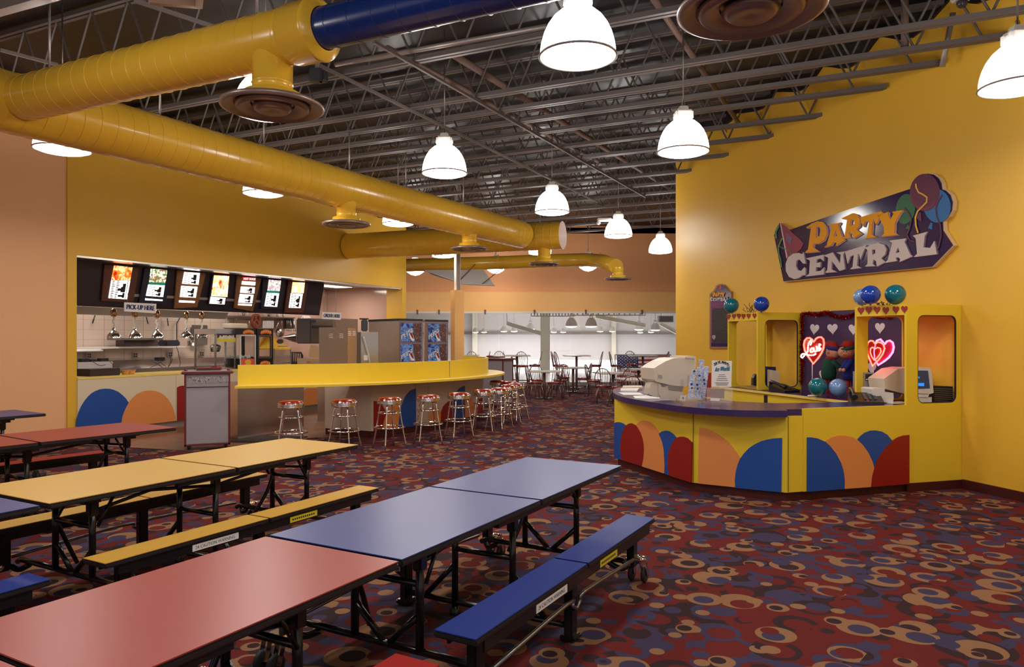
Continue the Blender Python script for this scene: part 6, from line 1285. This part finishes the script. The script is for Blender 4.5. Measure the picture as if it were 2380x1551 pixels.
def letters(par, frame, sc=1.0, o0=.008, th=.012):
    for ch, row, loops in LET:
        nm = 'letter_'+ch.lower(); 
        for off, dx, dy, m_ in (((o0, 14, 8, m_ls if row == 0 else m_ls2), (o0+.002, 4, 4, m_lr), (o0+.004, 0, 0, m_lo)) if row == 0 else ((o0, 13, 4, m_ls2), (o0+.003, 0, 0, m_lw))):
            mb = MB(); mb.px(par[1], [frame([(x+dx, y+dy) for x, y in l]) for l in loops], th, off)
            o = mb.build(nm if dx == 0 else 'letter_shadow', m_, par[0] if dx == 0 else par[0])
letters((sign, SG), zg)
# chalkboard beside the counter
CP = Wo(.02); cb = thing('chalkboard', 'tall framed chalkboard with a small PARTY CENTRAL heading on the wall', 'chalkboard', tuple(CP.hit(1675, 812)))
fr = [(95, 1385), (100, 290), (130, 262), (165, 240), (195, 190), (225, 130), (270, 95), (335, 85), (390, 100), (430, 135), (470, 190), (500, 225), (548, 240), (548, 1390)]
mb = MB(); mb.px(Wo(.004), zc(fr), .02); mb.build('frame', mat('gilt', srgb(160, 110, 70), .4), cb)
mb = MB(); mb.px(CP, zc([(118, 1340), (118, 300), (170, 262), (215, 200), (245, 140), (290, 112), (335, 105), (380, 118), (415, 150), (450, 205), (485, 245), (525, 262), (525, 1345)]), .006, .004); mb.build('board', m_sgp, cb)
mb = MB(); mb.px(CP, zc([(118, 1270), (118, 420), (525, 420), (525, 1275)]), .004, .009); mb.build('inner_border', mat('border_purple', srgb(110, 50, 120), .5), cb)
mb = MB(); mb.px(CP, zc([(148, 1260), (148, 580), (500, 575), (500, 1262)]), .003, .014); mb.build('slate', mat('slate', srgb(52, 44, 44), .7), cb)
cbf = lambda pts: zc([(112+(x-330)*.228, 232+(y-620)*.30) for x, y in [(x, y+(x-330)*.16) for x, y in pts]])
letters((cb, CP), cbf, 1, .018, .003)
mb = MB(); text_px(mb, CP, "KIDS S", zc([(165, 565), (350, 560), (350, 485), (165, 490)]), .015, .002); mb.build('heading', mat('heading_tan', srgb(180, 110, 90), .6), cb)
mb = MB()
for i in range(14):
    y = 620+i*34; 
    for j in range(9):
        if random.random() < .75: x = 170+j*34; mb.px(CP, zc(stroke([(x, y+random.uniform(-6, 6)), (x+10, y-14), (x+18, y+random.uniform(-8, 8)), (x+24, y-6)], 3)), .0006, .0172)
mb.build('chalk_writing', mat('chalk', srgb(120, 106, 92), .9), cb)
mb = MB(); mb.px(CP, zc([(150, 1125), (185, 1110), (218, 1125), (218, 1165), (185, 1210), (152, 1170)]), .002, .017); mb.build('crest', m_ls, cb)
mb = MB(); mb.px(CP, zc([(275, 200), (300, 105), (325, 120), (325, 190)]), .002, .011); mb.build('hat_mark', m_flame, cb); mb = MB(); mb.px(CP, zc([(335, 200), (338, 145), (370, 150), (400, 190)]), .002, .011); mb.build('blue_mark', m_cb, cb)
# ------------------------------------------------------------------ cafe chairs and tables by the glass
def make_chair(high=False):
    t = thing('high_chair' if high else 'cafe_chair', '', 'chair', (0, 0, 0), 0, 'tall cafe chairs at the high tables' if high else 'arched metal cafe chairs'); hs = .76 if high else .46; hb_ = hs+.43
    mb = MB(); mb.lathe([(.002, hs+.012), (.15, hs+.01), (.19, hs), (.195, hs-.02), (.18, hs-.035), (.002, hs-.035)], n=24); mb.build('seat', m_vinyl, t, False)
    mb = MB(); mb.torus((0, 0, hs-.05), .175, .012, 24, 6); 
    if high: mb.torus((0, 0, .28), .19, .011, 24, 6)
    mb.build('seat_ring', m_chr2, t, False)
    for k, (x, y) in enumerate(((-.14, -.14), (.14, -.14), (-.14, .14), (.14, .14))):
        mb = MB(); mb.tube([V(x*.85, y*.85, hs-.04), V(x*1.15, y*1.15, hs*.55), V(x*1.45, y*1.5, 0)], .012, 6); mb.build('leg', m_chr2, t, False)
    mb = MB(); pts = []
    for i in range(15):
        a = PI*i/14; pts.append(V(.195*math.cos(a), .17+.07*math.sin(a), hs+.17+.26*math.sin(a)))
    mb.tube([V(.165, .12, hs-.04)]+pts+[V(-.165, .12, hs-.04)], .011, 6); mb.build('back_hoop', m_chr2, t, False)
    mb = MB()
    for i in range(5):
        x = -.12+.06*i; zt = hs+.17+.26*math.sqrt(max(0, 1-(x/.195)**2)); mb.tube([V(x*.7, .165, hs-.02), V(x*.95, .20, hs+.2), V(x, .17+.07*(zt-hs-.17)/.26, zt)], .007, 5)
    mb.build('back_spindles', m_chr2, t, False)
    return t
m_chr2 = mat('chair_steel', srgb(150, 130, 124), .28, .85)
def make_ctable(h=.75):
    t = thing('cafe_table' if h < 1 else 'high_table', '', 'table', (0, 0, 0), 0, 'pale cafe tables' if h < 1 else 'high cafe tables by the glass')
    mb = MB(); mb.rbox((0, 0, h-.015), (.86, .86, .03), .01); mb.build('tabletop', mat('top_pale', srgb(206, 196, 184), .35), t, False)
    mb = MB(); mb.tube([(0, 0, .03), (0, 0, h-.03)], .038, 12); mb.build('post', mat('post_taupe', srgb(130, 104, 96), .4, .3), t, False)
    mb = MB()
    for a in (0, PI/2): mb.box((0, 0, .02), (.5, .07, .03), rotz(a+.4)); mb.box((0, 0, h-.04), (.3, .04, .02), rotz(a))
    mb.build('cross_foot', m_dsteel, t, False); return t
tb_ = make_ctable(); 
for i, (px, z, rz, l) in enumerate(((1265, 19.6, .1, 'low cafe table nearest the bar stools'), (1332, 21.9, .3, 'low cafe table behind the nearest one, in the middle'), (1425, 18.7, .2, 'low cafe table left of the counter tip'), (1484, 20.9, 0, 'low cafe table in front of the flag'), (1488, 15.8, .2, 'low cafe table just behind the counter tip'))):
    place(tb_, i == 0, ((px-CX)*z/F, z, 0), rz, l)
ht = make_ctable(1.07)
for i, (px, z, l) in enumerate(((1202, 23.7, 'high table just right of the maroon waste station'), (1340, 23.7, 'high table in the middle by the glass'), (1494, 23.6, 'high table in front of the flag'), (1083, 23.8, 'high table partly hidden by the peach column'))):
    place(ht, i == 0, ((px-CX)*z/F, z, 0), 0, l)
ch = make_chair()
low = [(1243, 19.4, 1.9, 'cafe chair left of the nearest low table'), (1289, 19.3, -1.7, 'cafe chair right of the nearest low table'), (1252, 20.5, .4, 'cafe chair behind the nearest low table, left side'), (1356, 21.4, -1.5, 'cafe chair right of the middle low table'), (1309, 21.8, 1.6, 'cafe chair left of the middle low table'), (1302, 20.3, -.5, 'cafe chair between the two nearest low tables'), (1403, 18.0, 2.9, 'cafe chair with its arched back toward the camera, left of the counter tip'), (1440, 17.6, -1.2, 'cafe chair half hidden by the counter tip'), (1450, 19.8, .5, 'cafe chair before the flag, left one'), (1502, 20.3, -1.3, 'cafe chair before the flag, right one'), (1466, 14.6, 3.1, 'cafe chair whose round back shows just above the purple counter'), (1525, 20.0, -1.0, 'cafe chair at the far right behind the beige monitor'), (1380, 20.2, 1.2, 'cafe chair in the gap left of the third low table')]
for i, (px, z, rz, l) in enumerate(low): place(ch, i == 0, ((px-CX)*z/F, z, 0), rz, l)
hc_ = make_chair(True)
hi = [(1187, 23.5, 1.6, 'tall chair directly right of the maroon waste station'), (1215, 23.2, .2, 'tall chair with its back to the rink, right of the waste station'), (1243, 23.6, -1.6, 'tall chair turned left before the middle rink column'), (1298, 23.6, 1.7, 'tall chair left of the middle high table'), (1306, 23.0, 1.2, 'tall chair nearer the camera, left of the middle high table'), (1384, 23.6, -1.6, 'tall chair right of the middle high table'), (1433, 23.5, 1.6, 'tall chair left of the flag'), (1468, 24.1, .1, 'tall chair in front of the stars of the flag'), (1537, 23.5, -1.6, 'tall chair in front of the stripes of the flag'), (1100, 23.4, .3, 'tall chair right of the peach column'), (1122, 23.6, -1.6, 'tall chair turned left, above the curved bar end'), (1164, 23.9, .3, 'tall chair seen above the maroon waste station')]
for i, (px, z, rz, l) in enumerate(hi): place(hc_, i == 0, ((px-CX)*z/F, z, 0), rz, l)
# flag in the rink
zf = 33.0; FP = Plane(Z(1500, 850, zf), V(0, 1, 0)); t = thing('flag', 'American flag hanging in the rink beyond the glass', 'flag', tuple(Z(1500, 888, zf)))
x0, x1, y0, y1 = 1434, 1557, 826, 886
m_fw2 = mat('flag_white', srgb(236, 226, 228), .7); m_fr2 = mat('flag_red', srgb(176, 40, 56), .7); m_fb2 = mat('flag_blue', srgb(36, 52, 110), .7)
mb = MB()
for i in range(13):
    ya, yb = y0+(y1-y0)*i/13, y0+(y1-y0)*(i+1)/13
    if i % 2: mb.px(FP, [(x0, ya), (x1-i*.7, ya), (x1-i*.7-.7, yb), (x0, yb)], .02)
mb.build('white_stripes', m_fw2, t)
mb = MB()
for i in range(0, 13, 2):
    ya, yb = y0+(y1-y0)*i/13, y0+(y1-y0)*(i+1)/13; mb.px(FP, [(x0, ya), (x1-i*.7, ya), (x1-i*.7-.7, yb), (x0, yb)], .02)
mb.build('red_stripes', m_fr2, t)
mb = MB(); mb.px(FP, [(x0, y0), (x0+49, y0), (x0+49, y0+(y1-y0)*7/13), (x0, y0+(y1-y0)*7/13)], .01, .02); cn = mb.build('canton', m_fb2, t)
mb = MB()
for r in range(9):
    for c in range(6 if r % 2 == 0 else 5):
        cx_, cy_ = x0+4.4+c*8+(0 if r % 2 == 0 else 4), y0+3+r*3.3
        mb.px(FP, [(cx_+(1.7 if k % 2 == 0 else .7)*math.sin(k*PI/5), cy_-(1.7 if k % 2 == 0 else .7)*math.cos(k*PI/5)) for k in range(10)], .004, .03)
mb.build('stars', m_fw2, cn)
mb = MB(); mb.tube([FP.hit(1430, 825)+V(0, .05, 0), FP.hit(1560, 825)+V(0, .05, 0)], .02)
for px in (1430, 1560): q = FP.hit(px, 825)+V(0, .05, 0); mb.tube([q, V(q.x, q.y, -.3)], .02)
mb.build('flag_rail', m_galv, t)
# rink boards
mb = MB(); mb.box((-1, 44.5, -.01), (49, .12, .58)); 
tag(mb.build('dasher_board', mat('board_white', srgb(236, 232, 234), .35)), 'long low white rink board along the back of the ice', 'rink board')
# rink lamps
m_bell = mat('bell_grey', srgb(236, 232, 230), .5); m_bglow = mat('bell_glow', (.9, .9, .9), .3, emit=(1, .97, .95), es=6)
t0 = thing('rink_lamp', '', 'lamp', (0, 0, 0), 0, 'grey bell lamps in the rink')
mb = MB(); mb.lathe([(.28, .02), (.265, .12), (.23, .24), (.16, .36), (.10, .42), (.07, .45)], n=24); mb.build('lamp_bell', m_bell, t0, False)
mb = MB(); mb.lathe([(.275, .02), (.2, -.02), (.002, -.04)], n=20); mb.build('lamp_lens', m_bglow, t0, False)
mb = MB(); mb.rbox((0, 0, .52), (.17, .15, .14), .02); mb.build('ballast_box', m_bell, t0, False)
rl = [(1105, 773, 14), (1125, 773, 13.5), (1171, 771, 16), (1195, 771, 16), (1233, 766, 20), (1267, 767, 21), (1287, 773, 14), (1309, 773, 13), (1328, 760, 28), (1374, 760, 28), (1395, 771, 15), (1423, 771, 15), (1485, 767, 21), (1513, 773, 13.5), (1523, 768, 23), (1488, 774, 13)]
RS = []
n2 = ['first', 'second', 'third', 'fourth', 'fifth', 'sixth', 'seventh', 'eighth', 'ninth', 'tenth', 'eleventh', 'twelfth', 'thirteenth', 'fourteenth', 'fifteenth', 'last']
for i, (px, py, w_) in enumerate(sorted(rl)):
    z = min(43.0, F*.5/w_); q = Z(px, py, z); RS.append(w_*z/F/.56); o = place(t0, i == 0, q, 0, 'grey rink bell lamp seen through the glass, %s from the left' % n2[i])
for i, o in enumerate([o for o in bpy.data.objects if o.name.startswith('rink_lamp') and o.parent is None]):
    mb = MB(); o.scale = (RS[i],)*3; mb.tube([(0, 0, .58), (0, 0, (5.2-o.location.z)/RS[i])], .012, 5); mb.build('hanger', m_galv, o, False)
    if i % 2 == 0:
        l = bpy.data.lights.new('lamp_light', 'AREA'); l.shape = 'DISK'; l.size = .5; l.energy = ARENA_W; l.color = (1, .97, .98); lo = bpy.data.objects.new('lamp_light', l); C.objects.link(lo); lo.parent = o; lo.location = (0, 0, -.06)
q0, q1 = Z(1530, 742, 34), Z(1563, 742, 34); mb = MB(); mb.box((q0+q1)/2, ((q1-q0).length, .4, .3)); t = tag(mb.build('heater_unit', m_dsteel), 'dark heater unit at the top right of the rink glass', 'heater'); mb = MB(); mb.box((q0+q1)/2-V(0, .2, 0), ((q1-q0).length*.9, .02, .22)); mb.build('grille', m_blk, t)
mb = MB(); q = (q0+q1)/2; mb.tube([q+V(-.2, 0, .15), V(q.x-.2, q.y, 5.2)], .015, 5); mb.build('hanger', m_galv, t)
for i, (a, b) in enumerate((((1235, 735), (1335, 750)), ((1330, 733), (1500, 748)))):
    z = 38; mb = MB(); pa, pb = Z(*a, z), Z(*b, z); pb.z = pa.z; mb.bar(pa, pb, .04, .05); mb.bar(pa+V(0, 0, .5), pb+V(0, 0, .5), .04, .05); n_ = 14
    for k in range(n_): u, v = k/n_, (k+.5)/n_; mb.tube([pa.lerp(pb, u), pa.lerp(pb, v)+V(0, 0, .5)], .02, 5, caps=False); mb.tube([pa.lerp(pb, v)+V(0, 0, .5), pa.lerp(pb, (k+1)/n_)], .02, 5, caps=False)
    mb.tube([pa, V(pa.x, pa.y, 5.2)], .02, 5); tag(mb.build('rink_truss', m_galv), ('grey roof truss in the rink, left one', 'grey roof truss in the rink, right one')[i], 'truss')
